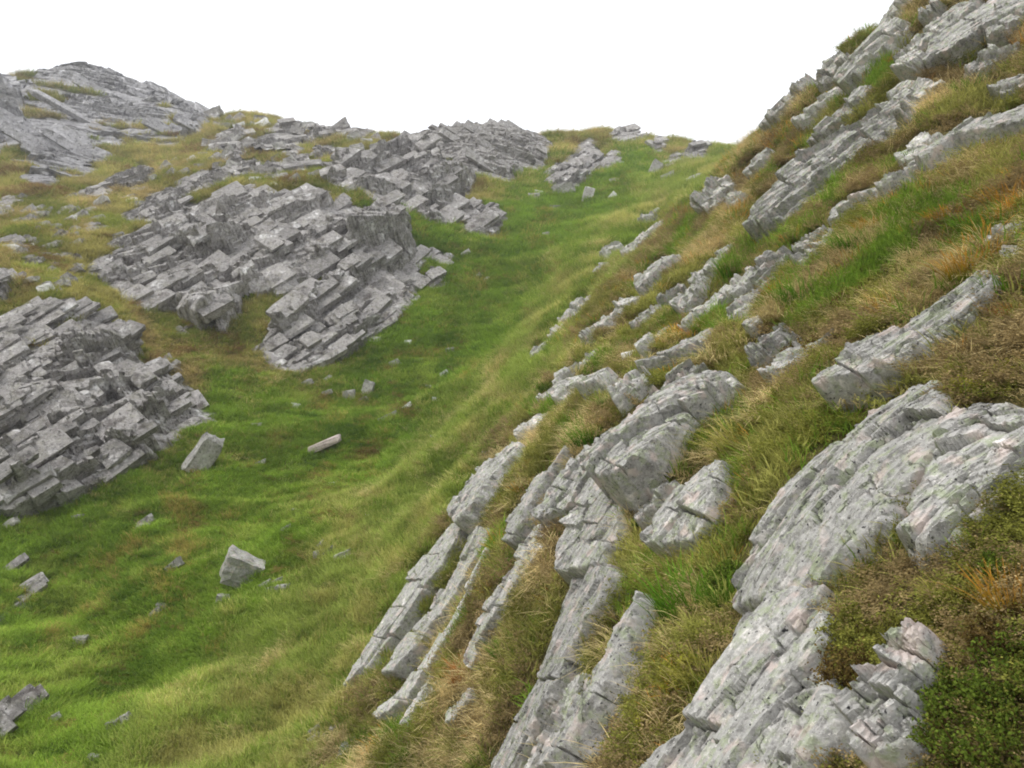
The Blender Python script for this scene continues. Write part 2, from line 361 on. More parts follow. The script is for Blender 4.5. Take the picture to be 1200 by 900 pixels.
def outcrop(label, poly, fr, la, wb, tb, H, mat, edge=.6, seed=0, group=None, name='rock_outcrop', jit=1.0, gap=0.0, maxlev=5, cat='rock outcrop', bare=1.0, rot=1.0, macro=16):
    """a crag of bedded rock: joint blocks stacked bed upon bed wherever the ground lies bare, each bed ending in a step"""
    rn = np.random.default_rng(seed+1000); a, b, c = fr
    x0, x1 = min(p[0] for p in poly), max(p[0] for p in poly); y0, y1 = min(p[1] for p in poly), max(p[1] for p in poly)
    st = max(1.0, min(2.0, (x1-x0)/40)); xs, ys = np.meshgrid(np.arange(x0, x1, st), np.arange(y0, y1, st)); xs = xs.ravel(); ys = ys.ravel()
    ins = inpoly(poly, xs, ys); xs = xs[ins]; ys = ys[ins]
    P, ok = hits(xs, ys); P = P[ok]; xs = xs[ok]; ys = ys[ok]
    med = np.median(P[:, 1]); k = (P[:, 1] < med*1.5) & (P[:, 1] > med*.6); P = P[k]; xs = xs[k]; ys = ys[k]
    ed = np.maximum(sdist(poly, xs, ys), 0)*P[:, 1]/F
    ctr = P.mean(0); base = P[np.argmax(ys)]
    root = bpy.data.objects.new(name, None); COL.objects.link(root); root.location = world(base); root.empty_display_size = .3
    tag(root, label, cat, group)
    D = P-ctr; A0, B0 = D@a, D@b; items = []; MS = blocks_for(mat); bare_px = []
    nm = max(2, int(np.ptp(A0)*np.ptp(B0)/(la*wb*macro)))
    pick = rn.integers(0, len(P), nm); ms = np.stack([A0[pick]/(la*1.5), B0[pick]/wb], 1)
    mid = np.argmin((A0[:, None]/(la*1.5)-ms[None, :, 0])**2+(B0[:, None]/wb-ms[None, :, 1])**2, axis=1)
    a0, b0, c0 = a, b, c
    for mi in range(nm):
        mm = mid == mi
        if mm.sum() < 2: continue
        Rq = np.array(Euler(rn.normal(0, 1, 3)*np.array([.05, .06, .11])*rot).to_matrix()); Fr = np.stack([a0, b0, c0], 1)@Rq; a, b, c = Fr[:, 0], Fr[:, 1], Fr[:, 2]
        mac = rn.uniform(-1, 1); sc_ = rn.choice([.62, .8, 1.0, 1.35]); Dm = D[mm]; Ac, Bc, Cc = Dm@a, Dm@b, Dm@c; edm = ed[mm]; xm, ym = xs[mm], ys[mm]
        beds = np.cumsum(rn.choice([.35, .6, 1.0, 1.7], 400)*tb); beds -= beds[200]
        rows = [Bc.min()-wb*sc_*rn.random()]
        while rows[-1] < Bc.max(): rows.append(rows[-1]+wb*sc_*rn.uniform(.5, 1.6))
        ri = np.searchsorted(rows, Bc)-1
        for r in range(len(rows)-1):
            m = ri == r
            if not m.any(): continue
            e = [Ac[m].min()-rn.uniform(0, la*.6)]
            while e[-1] < Ac[m].max(): e.append(e[-1]+la*sc_*min(rn.lognormal(0, .42), 2.2))
            e[-1] = min(e[-1], Ac[m].max()+.25*la)
            ci = np.searchsorted(e, Ac[m])-1
            bw = rows[r+1]-rows[r]; bc = (rows[r+1]+rows[r])/2
            for q in np.unique(ci):
                w = ci == q
                if w.sum() < 2 or q >= len(e)-1: continue
                Cm = Cc[m][w]; em = edm[m][w].mean(); al = e[q+1]-e[q]; ac = (e[q+1]+e[q])/2
                if al < .15*la: continue
                nx = float(gnoise(np.array([[ac/(la*2.2)+seed, bc/(wb*3.0), 7.7]]))[0])
                if nx < -1+2*gap*.62 or rn.random() < gap*.3: continue
                bare_px.append((xm[m][w], ym[m][w]))
                top = np.median(Cm)+H*(.2+.8*min(1, em/edge))*(1+.35*nx*jit+.85*mac*jit)+rn.uniform(-.3, .4)*tb*jit
                k1 = int(np.searchsorted(beds, top)); k0 = int(np.searchsorted(beds, np.min(Cm)-.25*tb)); k0 = max(min(k0, k1), k1-maxlev)
                for kk in range(k0, k1+1):
                    th = beds[kk]-beds[kk-1]; cc = (beds[kk]+beds[kk-1])/2
                    parts = [(ac, al)] if (al < la*.9 or rn.random() < .55) else [(ac-al*.26, al*.47), (ac+al*.24, al*.5)]
                    for (pc, pl) in parts:
                        s = rn.uniform(.82, 1.03, 3)
                        cen = ctr+a*(pc+rn.normal(0, .05)*al*jit)+b*(bc+rn.normal(0, .07)*bw*jit)+c*(cc+rn.normal(0, .05)*tb*jit)
                        Rm = Fr@np.array(Euler(rn.normal(0, .04*rot, 3)*jit).to_matrix())
                        M4 = np.eye(4); M4[:3, :3] = Rm*np.array([pl*s[0], bw*s[1]*1.02, th*s[2]]); M4[:3, 3] = cen-base
                        items.append((pl*bw, MS[rn.integers(len(MS))], Matrix(M4.tolist()), kk == k1))
    k_ = int(math.ceil(st))
    for bx, by in bare_px:
        for dx in range(k_):
            for dy in range(k_):
                i_ = np.clip(np.round(by).astype(int)+dy-MY0, 0, MASK.shape[0]-1); j_ = np.clip(np.round(bx).astype(int)+dx-MX0, 0, MASK.shape[1]-1)
                MASK[i_, j_] = True; BARE[i_, j_] = np.maximum(BARE[i_, j_], bare)
    items.sort(key=lambda t: -(t[0]*(3 if t[3] else 1)))
    for _, me, M4, _t in items[:290]:
        o = link('rock_block', me, root); o.matrix_local = M4
    if len(items) > 290:
        o = joined('block_rubble', [(i[1], i[2]) for i in items[290:]], mat, root); o['kind'] = 'stuff'
    return root

def bricks(A, B, la, lb, rn, sub=None):
    """joint pattern: rows of unequal width cut into unequal lengths; returns block id, local coordinates and distance to the nearest joint"""
    lo, hi = B.min(), B.max(); rows = [lo-lb*rn.random()]
    while rows[-1] < hi+1e-6: rows.append(rows[-1]+lb*rn.choice([.4, .7, 1.0, 1.5])*rn.uniform(.8, 1.2))
    rows = np.array(rows); ri = np.clip(np.searchsorted(rows, B)-1, 0, len(rows)-2)
    bid = np.zeros(len(A), int); ta = np.zeros(len(A)); tb_ = (B-rows[ri])/(rows[ri+1]-rows[ri])-.5; dj = np.minimum(B-rows[ri], rows[ri+1]-B); n0 = 0; cen = []
    for r in range(len(rows)-1):
        m = ri == r; e = [A.min()-la*rn.random()*2]
        while e[-1] < A.max()+1e-6: e.append(e[-1]+la*min(rn.lognormal(0, .5), 3))
        if m.any():
            ee = np.array(e); ci = np.clip(np.searchsorted(ee, A[m])-1, 0, len(ee)-2); bid[m] = n0+ci; w = ee[ci+1]-ee[ci]; ta[m] = (A[m]-ee[ci])/w-.5
            dj[m] = np.minimum(dj[m], np.minimum(A[m]-ee[ci], ee[ci+1]-A[m]))
        for k in range(len(e)-1): cen.append(((e[k]+e[k+1])/2, (rows[r]+rows[r+1])/2, e[k+1]-e[k], rows[r+1]-rows[r]))
        n0 += len(e)-1
    return bid, ta, tb_, dj, np.array(cen)
def crag(label, poly, fr, rib, blk, bed, H, mat, saw=.45, px=1.5, seed=0, nblk=90, gap=0.0, name='rock_outcrop', cat='rock outcrop', edge=.5, group=None, fine=.8):
    """a crag of tilted strata: ribs that rise to a broken edge, jointed into blocks, every surface a bedding plane; loose and proud blocks on it"""
    global NVERT
    rn = np.random.default_rng(seed+5000); a, b, c = fr
    x0, x1 = min(p[0] for p in poly), max(p[0] for p in poly); y0, y1 = min(p[1] for p in poly), max(p[1] for p in poly)
    st = max(1.0, min(2.5, (x1-x0)/30)); xs, ys = np.meshgrid(np.arange(x0, x1, st), np.arange(y0, y1, st)); xs = xs.ravel(); ys = ys.ravel()
    k = inpoly(poly, xs, ys); P, ok = hits(xs[k], ys[k]); P = P[ok]; ysk = ys[k][ok]
    med = np.median(P[:, 1]); k = (P[:, 1] < med*1.5) & (P[:, 1] > med*.6); P = P[k]; ctr = P.mean(0); base = P[np.argmax(ysk[k])]
    D = P-ctr; A, B = D@a, D@b
    h = px*med/F; m0 = 2*h
    while np.ptp(A)*np.ptp(B)/h/h > 70000: h *= 1.1
    ga = np.arange(A.min()-m0, A.max()+m0, h); gb = np.arange(B.min()-m0, B.max()+m0, h); A2, B2 = np.meshgrid(ga, gb, indexing='ij'); sh = A2.shape; A2 = A2.ravel(); B2 = B2.ravel()
    Q = ctr+A2[:, None]*a+B2[:, None]*b; span = .5*max(np.ptp(A), np.ptp(B))+2*H; lo = np.full(len(A2), -span); hi = np.full(len(A2), span)
    for _ in range(15):
        mid = (lo+hi)/2; pm = Q+mid[:, None]*c; bl = pm[:, 2] < ground(pm[:, 0], np.maximum(pm[:, 1], .3)); lo = np.where(bl, mid, lo); hi = np.where(bl, hi, mid)
    g0 = lo; G = Q+g0[:, None]*c; u, v = project(G); sd = sdist(poly, u, v)*med/F
    M = np.stack([np.ones_like(A2), A2, B2, A2*B2, A2*A2, B2*B2], 1); ii = sd > 0
    if ii.sum() < 12: return None
    cf = np.linalg.lstsq(M[ii], g0[ii], rcond=None)[0]; gs = np.clip(M@cf, g0-1.2*H, g0+1.2*H)
    pl = np.stack([A2, B2, np.full_like(A2, seed*3.7)], 1); wp = blk[1]*.22*np.stack([fbm(pl/(blk[0]*1.5), 3), fbm(pl/(blk[0]*1.5)+40, 3)], 1)
    Aw, Bw = A2+wp[:, 0]*1.5, B2+wp[:, 1]
    nr = max(3, int(np.ptp(A)*np.ptp(B)/(rib[0]*rib[1])*1.3)); sa = rn.uniform(A.min(), A.max(), nr); sb = rn.uniform(B.min(), B.max(), nr)
    _, _, rid = voro(Aw/rib[0], Bw/rib[1], list(zip(sa/rib[0], sb/rib[1])))
    h1 = saw*np.clip(Bw-sb[rid], -rib[1], rib[1])+rn.normal(0, .10, nr)[rid]*np.clip(Aw-sa[rid], -rib[0], rib[0])+H*rn.uniform(-.55, .55, nr)[rid]
    kb = max(1, int(.17*rib[1]/h)); G1 = h1.reshape(sh)                      # the broken edge of a rib steps down bed by bed
    G1 = np.pad(G1, ((0, 0), (kb, kb)), mode='edge'); cs = np.cumsum(np.pad(G1, ((0, 0), (1, 0))), axis=1); h1 = ((cs[:, 2*kb+1:]-cs[:, :-2*kb-1])/(2*kb+1)).ravel()
    sh2 = rn.uniform(0, blk[1], (nr, 2))[rid]
    id2, ta, tb_, dj, cen = bricks(Aw+sh2[:, 0]*2, Bw+sh2[:, 1], blk[0], blk[1], rn)
    r2 = rn.normal(0, .8, len(cen)); t2 = rn.normal(0, .35, (len(cen), 2)); h2 = bed*(r2[id2]+t2[id2, 0]*ta+(t2[id2, 1]+.25)*tb_)
    id3, ta3, tb3, dj3, cen3 = bricks(Aw*.96+Bw*.25, Bw*.97-Aw*.2, blk[0]*.42, blk[1]*.42, rn); r3 = rn.normal(0, .33, len(cen3)); h3 = bed*(r3[id3]+.25*rn.normal(0, 1, len(cen3))[id3]*ta3)
    hh = h1+(h2+h3)*fine; qd = bed*.8; hq = qd*np.floor(hh/qd+.2*gnoise(pl/blk[0])); hh = hh*.28+hq*.72
    ck = rn.random(len(cen))[id2]*(dj < .9*h); ck3 = (rn.random(len(cen3))[id3] > .5)*(dj3 < .7*h)
    hh = hh-bed*(.8*ck+.35*ck3)+.06*bed*fbm(pl/(.3*blk[1]), 3)
    # outline follows the joints
    sdc = np.bincount(id2+1000000*0, weights=sd, minlength=len(cen)); nc = np.bincount(id2, minlength=len(cen)); sdc = (sdc/np.maximum(nc, 1))[id2]
    sde = .45*sd+.55*sdc; rim = np.clip(sde/edge, 0, 1)
    inside = sde > 0
    if gap > 0:
        gn = gnoise(np.stack([A2/(rib[0]*.8), B2/(rib[1]*.45), np.full_like(A2, 9.1+seed)], 1))+.3*gnoise(pl/blk[1]); inside &= gn > -1+2*gap*.6
    top = np.maximum(gs*.8+g0*.2+H*(.25+.55*rim)+hh*(.2+.8*rim), g0+.12*bed)
    cc = np.where(inside, top, g0-.6*bed-.1*H)
    V = Q+cc[:, None]*c
    idx = np.arange(len(A2)).reshape(sh); f = np.stack([idx[:-1, :-1], idx[1:, :-1], idx[1:, 1:], idx[:-1, 1:]], -1); I = inside.reshape(sh); km = I[:-1, :-1] | I[1:, :-1] | I[1:, 1:] | I[:-1, 1:]; f = f[km]
    if not len(f): return None
    used = np.unique(f); rm = np.full(len(A2), -1); rm[used] = np.arange(len(used)); f = rm[f]; Vu = V[used]; NVERT += len(Vu)
    if np.dot(np.cross(Vu[f[0, 1]]-Vu[f[0, 0]], Vu[f[0, 2]]-Vu[f[0, 0]]), c) < 0: f = f[:, ::-1]
    root = bpy.data.objects.new(name, None); COL.objects.link(root); root.location = world(base); root.empty_display_size = .3; tag(root, label, cat, group)
    link('bedded_rock', mesh_np('bedded_rock', Vu-base, f, mat, False), root)
    for X_ in (V[inside], G[inside]):
        uu, vv = project(X_)
        for dx in (0, 1):
            for dy in (0, 1):
                i_ = np.clip(np.floor(vv).astype(int)+dy-MY0, 0, MASK.shape[0]-1); j_ = np.clip(np.floor(uu).astype(int)+dx-MX0, 0, MASK.shape[1]-1); BARE[i_, j_] = 1
                if X_.shape[0] and X_ is not None: MASK[i_, j_] = True
    # proud and loosened blocks, each a piece of its own
    MS = blocks_for(mat); ok = np.where(inside & (sde > .1*edge))[0]
    if len(ok):
        for j in rn.choice(ok, min(nblk, max(2, len(ok)//25)), replace=False):
            L_, W_, T_ = blk[0]*rn.lognormal(-.35, .4), blk[1]*rn.lognormal(-.4, .35), bed*rn.choice([.6, .9, 1.3])
            if rn.random() < .6:
                q_ = cen[id2[j]]; L_ = min(q_[2]*.97, 1.25*blk[0]); W_ = min(q_[3]*.97, 1.5*blk[1])
            Rm = np.stack([a, b, c], 1)@np.array(Euler(rn.normal(0, .04, 3)).to_matrix()); M4 = np.eye(4); M4[:3, :3] = Rm*np.array([L_, W_, T_]); M4[:3, 3] = V[j]-base-c*T_*rn.uniform(.1, .42)
            o = link('rock_block', MS[rn.integers(len(MS))], root); o.matrix_local = Matrix(M4.tolist())
    return root

def voro(x, y, seeds):
    d1 = np.full(len(x), 1e9); d2 = d1.copy(); id1 = np.zeros(len(x), int)
    for i, (a, b) in enumerate(seeds):
        d = np.hypot(x-a, y-b); c = d < d1; d2 = np.where(c, d1, np.minimum(d2, d)); id1 = np.where(c, i, id1); d1 = np.where(c, d, d1)
    return d1, d2, id1
def slab(label, poly, H, mat=None, px=1.5, ang=None, blk=(1.0, .28), step=.35, crack=.35, rough=.12, lean=.15, terr=.55, grow=.022, name='rock_slab', cat='rock', seed=None, group=None, face=.35, edge=.10, mask=True):
    """a body of rock standing out of the hillside: outline in plan, steep broken sides, joint blocks and bedding ribs"""
    global NVERT
    seed = int(sum(p[0]*7+p[1]*13 for p in poly)) if seed is None else seed
    rn = np.random.default_rng(seed)
    x0, x1 = min(p[0] for p in poly), max(p[0] for p in poly); y0, y1 = min(p[1] for p in poly), max(p[1] for p in poly)
    st = max(1, (x1-x0)/25, (y1-y0)/25); xs, ys = np.meshgrid(np.arange(x0, x1+.1, st), np.arange(y0, y1+.1, st)); xs = xs.ravel(); ys = ys.ravel()
    i = inpoly(poly, xs, ys)
    if i.sum() < 3: i[:] = True
    P, ok = hits(xs[i], ys[i]); P = P[ok]
    med = np.median(P[:, 1]); P = P[(P[:, 1] < med*1.35) & (P[:, 1] > med*.7)]
    o = P.mean(0); Uv = np.linalg.svd(P-o, full_matrices=True)[2]; N = Uv[2]; view = -o/np.linalg.norm(o)
    if N@view < 0: N = -N
    gn = gnormal(o[0:1], o[1:2])[0]; gn /= np.linalg.norm(gn)
    N = N*.6+gn*.4+face*view; N /= np.linalg.norm(N)
    d = np.array([[(p[0]-600)/F, 1, (450-p[1])/F] for p in poly]); tt = (o@N)/(d@N); tt = np.where((tt > 0) & (tt < med*1.6), tt, med*1.6); PP = d*np.maximum(tt, med*.6)[:, None]
    rgt = np.cross(view, [0, 0, 1.]); rgt /= np.linalg.norm(rgt); rgt = -rgt if rgt[0] < 0 else rgt; upv = np.cross(rgt, -view); upv = upv if upv[2] > 0 else -upv; lean_dir = -.75*rgt-.66*upv
    ax = np.linalg.svd(PP-PP.mean(0))[2][0]; ax -= N*(ax@N); ax /= np.linalg.norm(ax)
    if ang is not None:
        dd = np.array([math.cos(math.radians(ang)), 0, math.sin(math.radians(ang))]); right = np.cross([0, 0, 1.], view); right /= np.linalg.norm(right); 
        up = np.cross(view, right); right = -right if right[0] < 0 else right; up = up if up[2] > 0 else -up
        ax = right*dd[0]+up*dd[2]; ax -= N*(ax@N); ax /= np.linalg.norm(ax)
    ay = np.cross(N, ax)
    lp = np.stack([(PP-o)@ax, (PP-o)@ay], 1)
    ext = lp.max(0)-lp.min(0); size = float(np.sqrt(ext[0]*ext[1])); h = px*med/F; mar = max(6*h, .25*H+.03*size)
    while (ext[0]+2*mar)*(ext[1]+2*mar)/h/h > 60000: h *= 1.15
    gs = np.arange(lp[:, 0].min()-mar, lp[:, 0].max()+mar, h); gq = np.arange(lp[:, 1].min()-mar, lp[:, 1].max()+mar, h)
    s_, q_ = np.meshgrid(gs, gq, indexing='ij'); sh = s_.shape; s_ = s_.ravel(); q_ = q_.ravel()
    pl = np.stack([s_, q_, np.full_like(s_, seed % 97)], 1)
    wob = .05*size
    sw = s_+wob*fbm(pl/(.4*size), 3); qw = q_+wob*fbm(pl/(.4*size)+31, 3)
    sd = sdist(lp.tolist(), s_+.28*wob*fbm(pl/(.2*size)+5, 3), q_+.28*wob*fbm(pl/(.2*size)+15, 3))
    # ground under the rock along N
    B = o+s_[:, None]*ax+q_[:, None]*ay; lo = np.full(len(s_), -.8*size); hi = np.full(len(s_), .8*size)
    for _ in range(16):
        mid = (lo+hi)/2; pm = B+mid[:, None]*N; below = pm[:, 2] < ground(pm[:, 0], np.maximum(pm[:, 1], .3)); lo = np.where(below, mid, lo); hi = np.where(below, hi, mid)
    g0 = np.clip(lo, -.5*size, .5*size)
    # smooth the ground a little so the slab reads as one plane
    # joints: straight breaks across and along the bedding, blocks a little higher, lower or tilted
    L1, L2 = blk[0]*size, blk[1]*size
    sw1, qw1 = s_+.16*wob*fbm(pl/(.3*size), 3), q_+.16*wob*fbm(pl/(.3*size)+31, 3)
    i1, ta, tb_, dj, cen = bricks(sw1+.18*qw1, qw1-.06*sw1, L1, L2, rn); r1 = rn.uniform(-1, 1, len(cen)); t1 = rn.normal(0, .55, (len(cen), 2))
    blkh = r1[i1]+t1[i1, 0]*ta+(t1[i1, 1]+.3)*tb_
    i2, ta2, tb2, dj2, cen2 = bricks(sw1*.95-qw1*.3, qw1*.95+sw1*.3, L1*.36, L2*.42, rn); r2 = rn.normal(0, .6, len(cen2)); t2 = rn.normal(0, .9, (len(cen2), 2))
    on2 = sstep(-.1, .3, gnoise(pl/(.25*size)+177))
    blk2 = (r2[i2]+t2[i2, 0]*ta2+t2[i2, 1]*tb2)*on2
    ck = (rn.random(len(cen))[i1] > .25)*(1-sstep(.5*h, 1.5*h, dj)); ck2 = (rn.random(len(cen2))[i2] > .5)*(1-sstep(.4*h, 1.2*h, dj2))*on2
    nb_ = np.bincount(i1, minlength=len(cen)); sdc = (np.bincount(i1, weights=sd, minlength=len(cen))/np.maximum(nb_, 1))[i1]; sd = sd+np.clip(.3*(sdc-sd), -.02*size, .03*size)+grow*size
    rib = np.stack([sw/(.6*size), qw/(.05*size), np.full_like(sw, 3.3)], 1)
    ribs = -np.abs(gnoise(rib))*1.2-.7*np.abs(gnoise(rib*2.3+8))+.6; pit = fbm(pl/(.07*size), 4, .6)
    A = np.stack([np.ones_like(s_), s_, q_, s_*q_, s_*s_, q_*q_], 1); ii = sd > 0
    if ii.sum() > 30: cf = np.linalg.lstsq(A[ii], g0[ii], rcond=None)[0]; gsm = np.clip(A@cf, g0-.5*size, g0+.5*size)
    else: gsm = g0
    Hs = max(H, .03*size)
    ld_ = np.array([lean_dir@ax, lean_dir@ay]); pr = s_*ld_[0]+q_*ld_[1]; pp = lp@ld_; tn = np.clip((pr-pp.min())/max(np.ptp(pp), 1e-6), 0, 1)
    lf = (1-lean)+lean*2.0*tn
    rel = Hs*(step*blkh+.45*step*blk2+rough*1.1*ribs); qd = .30*Hs*step+1e-6; rel = rel*(1-terr)+terr*qd*np.floor(rel/qd+.35*gnoise(pl/(.15*size)+3))
    top = H*lf+rel-Hs*crack*(ck+.5*ck2)+.02*size*rough*pit
    e = max(edge*H*.8, 1.0*h); up = sstep(-e, e, sd+.5*e+1.8*h)
    bury = -max(.35*H, .05*size)
    gb = np.where(up > .5, g0*.25+gsm*.75, g0)
    c_ = (g0+bury)*(1-up)+(gb+top)*up
    V = B+c_[:, None]*N
    for X_ in (V[up > .55], (B+g0[:, None]*N)[up > .8]):
        uu, vv = project(X_)
        for dx in (0, 1):
            for dy in (0, 1): MASK[np.clip(np.floor(vv).astype(int)+dy-MY0, 0, MASK.shape[0]-1), np.clip(np.floor(uu).astype(int)+dx-MX0, 0, MASK.shape[1]-1)] = True
    keep = (sd > -e*1.5-4.2*h).reshape(sh)
    idx = np.arange(len(s_)).reshape(sh); f = np.stack([idx[:-1, :-1], idx[1:, :-1], idx[1:, 1:], idx[:-1, 1:]], -1)
    km = keep[:-1, :-1] & keep[1:, :-1] & keep[1:, 1:] & keep[:-1, 1:]; f = f[km]
    used = np.unique(f); remap = np.full(len(s_), -1); remap[used] = np.arange(len(used)); f = remap[f]; V = V[used]; NVERT += len(V)
    if np.dot(np.cross(V[f[0, 1]]-V[f[0, 0]], V[f[0, 2]]-V[f[0, 0]]), N) < 0: f = f[:, ::-1]
    org = o+N*float(np.median(g0))
    ring = np.where((sd < .01*size) & (sd > -.05*size-.02) & (pr < np.quantile(pr, .62)))[0]
    if len(ring): EDGE.append((B+g0[:, None]*N)[rn.choice(ring, min(len(ring), int(40+900*size/med)))])
    me = mesh_np(name, V-org, f, mat or M_near, False); ob = link(name, me); ob.location = world(org)
    return tag(ob, label, cat, group, 'thing')

def boulder(label, u, v, dims, ang=0, seed=0, mat=None, sink=.25, pitch=0, yaw=0, name='boulder', cat='boulder', group=None, sub=3, rough=.05):
    """a loose block: worn corners, broken faces, sunk a little in the turf; (u, v) is where it sits"""
    p = hit1(u, v); rn = random.Random(seed); bm = bmesh.new()
    pts = []
    for sx in (-.5, .5):
        for sy in (-.5, .5):
            for sz in (-.5, .5):
                c0 = [sx*(1+rn.uniform(-.22, .1)), sy*(1+rn.uniform(-.25, .1)), sz*(1+rn.uniform(-.25, .12))]
                for ax in range(3):
                    q = list(c0); q[ax] *= 1-rn.uniform(.08, .34); pts.append(q)
    bm.free(); bm = hull(pts)
    if sub:
        bmesh.ops.subdivide_edges(bm, edges=bm.edges[:], cuts=sub, use_grid_fill=True)
        bmesh.ops.triangulate(bm, faces=bm.faces[:])
    V = np.array([w.co[:] for w in bm.verts])
    V = V*(1+rough*1.6*fbm(V*2.1+seed, 2)[:, None]+rough*fbm(V*6+seed*3, 3)[:, None])
    V = V*np.array(dims)
    R = np.array(Euler((math.radians(pitch), math.radians(-ang), math.radians(yaw))).to_matrix()); V = V@R.T
    nv = gnormal(p[0:1], p[1:2])[0]; nv /= np.linalg.norm(nv)
    lowest = (V@nv).min(); ht = (V@nv).max()-lowest
    f = [[w.index for w in fc.verts][:3] for fc in (bm.faces)] if sub else None
    if not sub:
        bmesh.ops.triangulate(bm, faces=bm.faces[:]); f = [[w.index for w in fc.verts] for fc in bm.faces]
    bm.verts.index_update(); f = [[w.index for w in fc.verts] for fc in bm.faces]
    if max(dims) > .1:
        na_ = 16 if max(dims) > .5 else 6; th = np.linspace(0, 6.283, na_, endpoint=False)+rn.random(); rr = np.hypot(V[:, 0], V[:, 1]).max()*.62
        ex, ey = p[0]+rr*np.cos(th)*rn.uniform(.8, 1.05), p[1]+rr*np.sin(th); EDGE.append(np.stack([ex, ey, ground(ex, ey)], 1))
    me = mesh_np(name, V, f, mat or M_mid, False); bm.free()
    ob = link(name, me); ob.location = world(p+nv*(-lowest-sink*ht))
    return tag(ob, label, cat, group)
# ------------------------------------------------------------------ the bedded crags of the far side
FR_R = frame((.70, .55, .40), (.45, -.62, -.62))
FR_S = frame((.85, .35, .25), (.30, -.75, -.55))
crag('broad stepped grey crag at the left edge of the photo, beside a lone upright boulder', [(-60, 425), (0, 432), (18, 425), (40, 410), (70, 390), (98, 372), (112, 365), (125, 374), (140, 390), (155, 408), (165, 425), (185, 438), (205, 455), (222, 470), (236, 480), (240, 490), (222, 497), (208, 508), (195, 528), (170, 545), (150, 556), (120, 570), (100, 580), (78, 594), (60, 600), (30, 606), (0, 598), (-40, 620)], FR_L, rib=(3.2,1.7), blk=(1.0,.55), bed=.26, H=.75, saw=.42, mat=M_left, nblk=120, gap=.04, seed=1, fine=1.15)
crag('low grey slab crag just above the stepped crag at the left edge', [(-30, 400), (0, 378), (25, 362), (50, 352), (72, 352), (90, 356), (100, 366), (80, 378), (60, 392), (38, 404), (15, 416), (0, 424), (-30, 424)], FR_L, rib=(4,1.6), blk=(1.1,.45), bed=.16, H=.3, saw=.3, mat=M_left, nblk=40, gap=.1, seed=2)
crag('dark layered western half of the central crag, broken into leaning blocks', [(108, 312), (118, 300), (135, 285), (160, 276), (190, 268), (215, 258), (240, 248), (262, 236), (290, 224), (318, 226), (345, 234), (380, 236), (405, 240), (422, 252), (418, 275), (405, 300), (390, 318), (365, 330), (345, 340), (330, 345), (306, 346), (286, 352), (280, 372), (272, 390), (270, 400), (250, 394), (228, 386), (212, 372), (190, 366), (160, 356), (135, 342), (112, 325)], FR_L, rib=(4.2,2.0), blk=(1.4,.8), bed=.30, H=1.0, saw=.5, mat=M_left, nblk=110, gap=.2, seed=3, fine=1.0)
crag('pale ribbed buttress at the eastern end of the central crag above the gully grass', [(424, 258), (440, 248), (458, 243), (470, 252), (476, 268), (478, 290), (486, 300), (490, 322), (486, 345), (476, 362), (460, 378), (440, 396), (420, 412), (398, 424), (375, 433), (350, 438), (328, 432), (314, 422), (312, 406), (326, 388), (345, 370), (358, 352), (372, 340), (396, 322), (410, 300)], FR_L, rib=(6,2.4), blk=(1.3,.7), bed=.24, H=1.2, saw=.55, mat=M_left, nblk=90, gap=.03, seed=4, fine=.9)
crag('grey ridge crag of dipping slabs on the middle of the skyline', [(470, 170), (478, 160), (500, 158), (520, 152), (545, 147), (565, 143), (590, 148), (612, 152), (636, 160), (644, 172), (640, 188), (622, 196), (606, 205), (596, 214), (575, 212), (560, 206), (540, 200), (520, 185), (500, 178)], FR_P, rib=(6,2.0), blk=(2.4,.8), bed=.36, H=.7, saw=.4, mat=M_left, nblk=30, gap=.06, seed=5, fine=.6)
crag('dark slabby crag below the middle skyline, beside the buttress of the central crag', [(386, 210), (405, 200), (425, 190), (450, 178), (470, 172), (498, 180), (520, 190), (538, 204), (556, 212), (552, 228), (545, 240), (536, 252), (528, 264), (512, 266), (498, 258), (484, 250), (474, 238), (455, 240), (436, 236), (418, 222), (400, 222)], FR_L, rib=(5,2.6), blk=(1.7,.9), bed=.42, H=1.2, saw=.55, mat=M_left, nblk=70, gap=.12, seed=6, fine=.95)
crag('pale slab outcrop right of the ridge crag at the head of the gully', [(645, 212), (652, 198), (668, 184), (680, 168), (692, 160), (702, 170), (704, 186), (702, 200), (690, 208), (680, 220), (662, 226), (650, 222)], FR_L, rib=(5,2.2), blk=(1.6,.7), bed=.3, H=.7, saw=.4, mat=M_left, nblk=40, gap=.08, seed=7)
crag('cluster of broken grey blocks at the foot of the ridge crag', [(534, 258), (545, 242), (560, 238), (574, 246), (585, 240), (588, 258), (584, 274), (566, 280), (552, 276), (538, 268)], FR_L, rib=(2.5,1.6), blk=(1.2,.7), bed=.35, H=.5, saw=.4, mat=M_left, nblk=35, gap=.15, seed=8)
crag('small pale blocks at the right of the pale slab outcrop, high in the gully', [(700, 192), (712, 182), (724, 178), (730, 186), (722, 196), (708, 200), (700, 198)], FR_L, rib=(2.5,1.6), blk=(1.2,.7), bed=.35, H=.45, saw=.4, mat=M_left, nblk=12, gap=.1, seed=9)
crag('rounded grey rock knob on the skyline left of the col', [(716, 162), (722, 152), (736, 149), (752, 154), (752, 162), (740, 168), (724, 168)], FR_S, rib=(3,1.8), blk=(1.4,.8), bed=.3, H=.5, saw=.35, mat=M_left, nblk=14, gap=.05, seed=10)
crag('broken grey knob just under the skyline left of the col', [(762, 172), (768, 158), (780, 158), (781, 172), (776, 181), (766, 180)], FR_S, rib=(3,1.8), blk=(1.1,.7), bed=.3, H=.6, saw=.35, mat=M_left, nblk=12, gap=.05, seed=11)
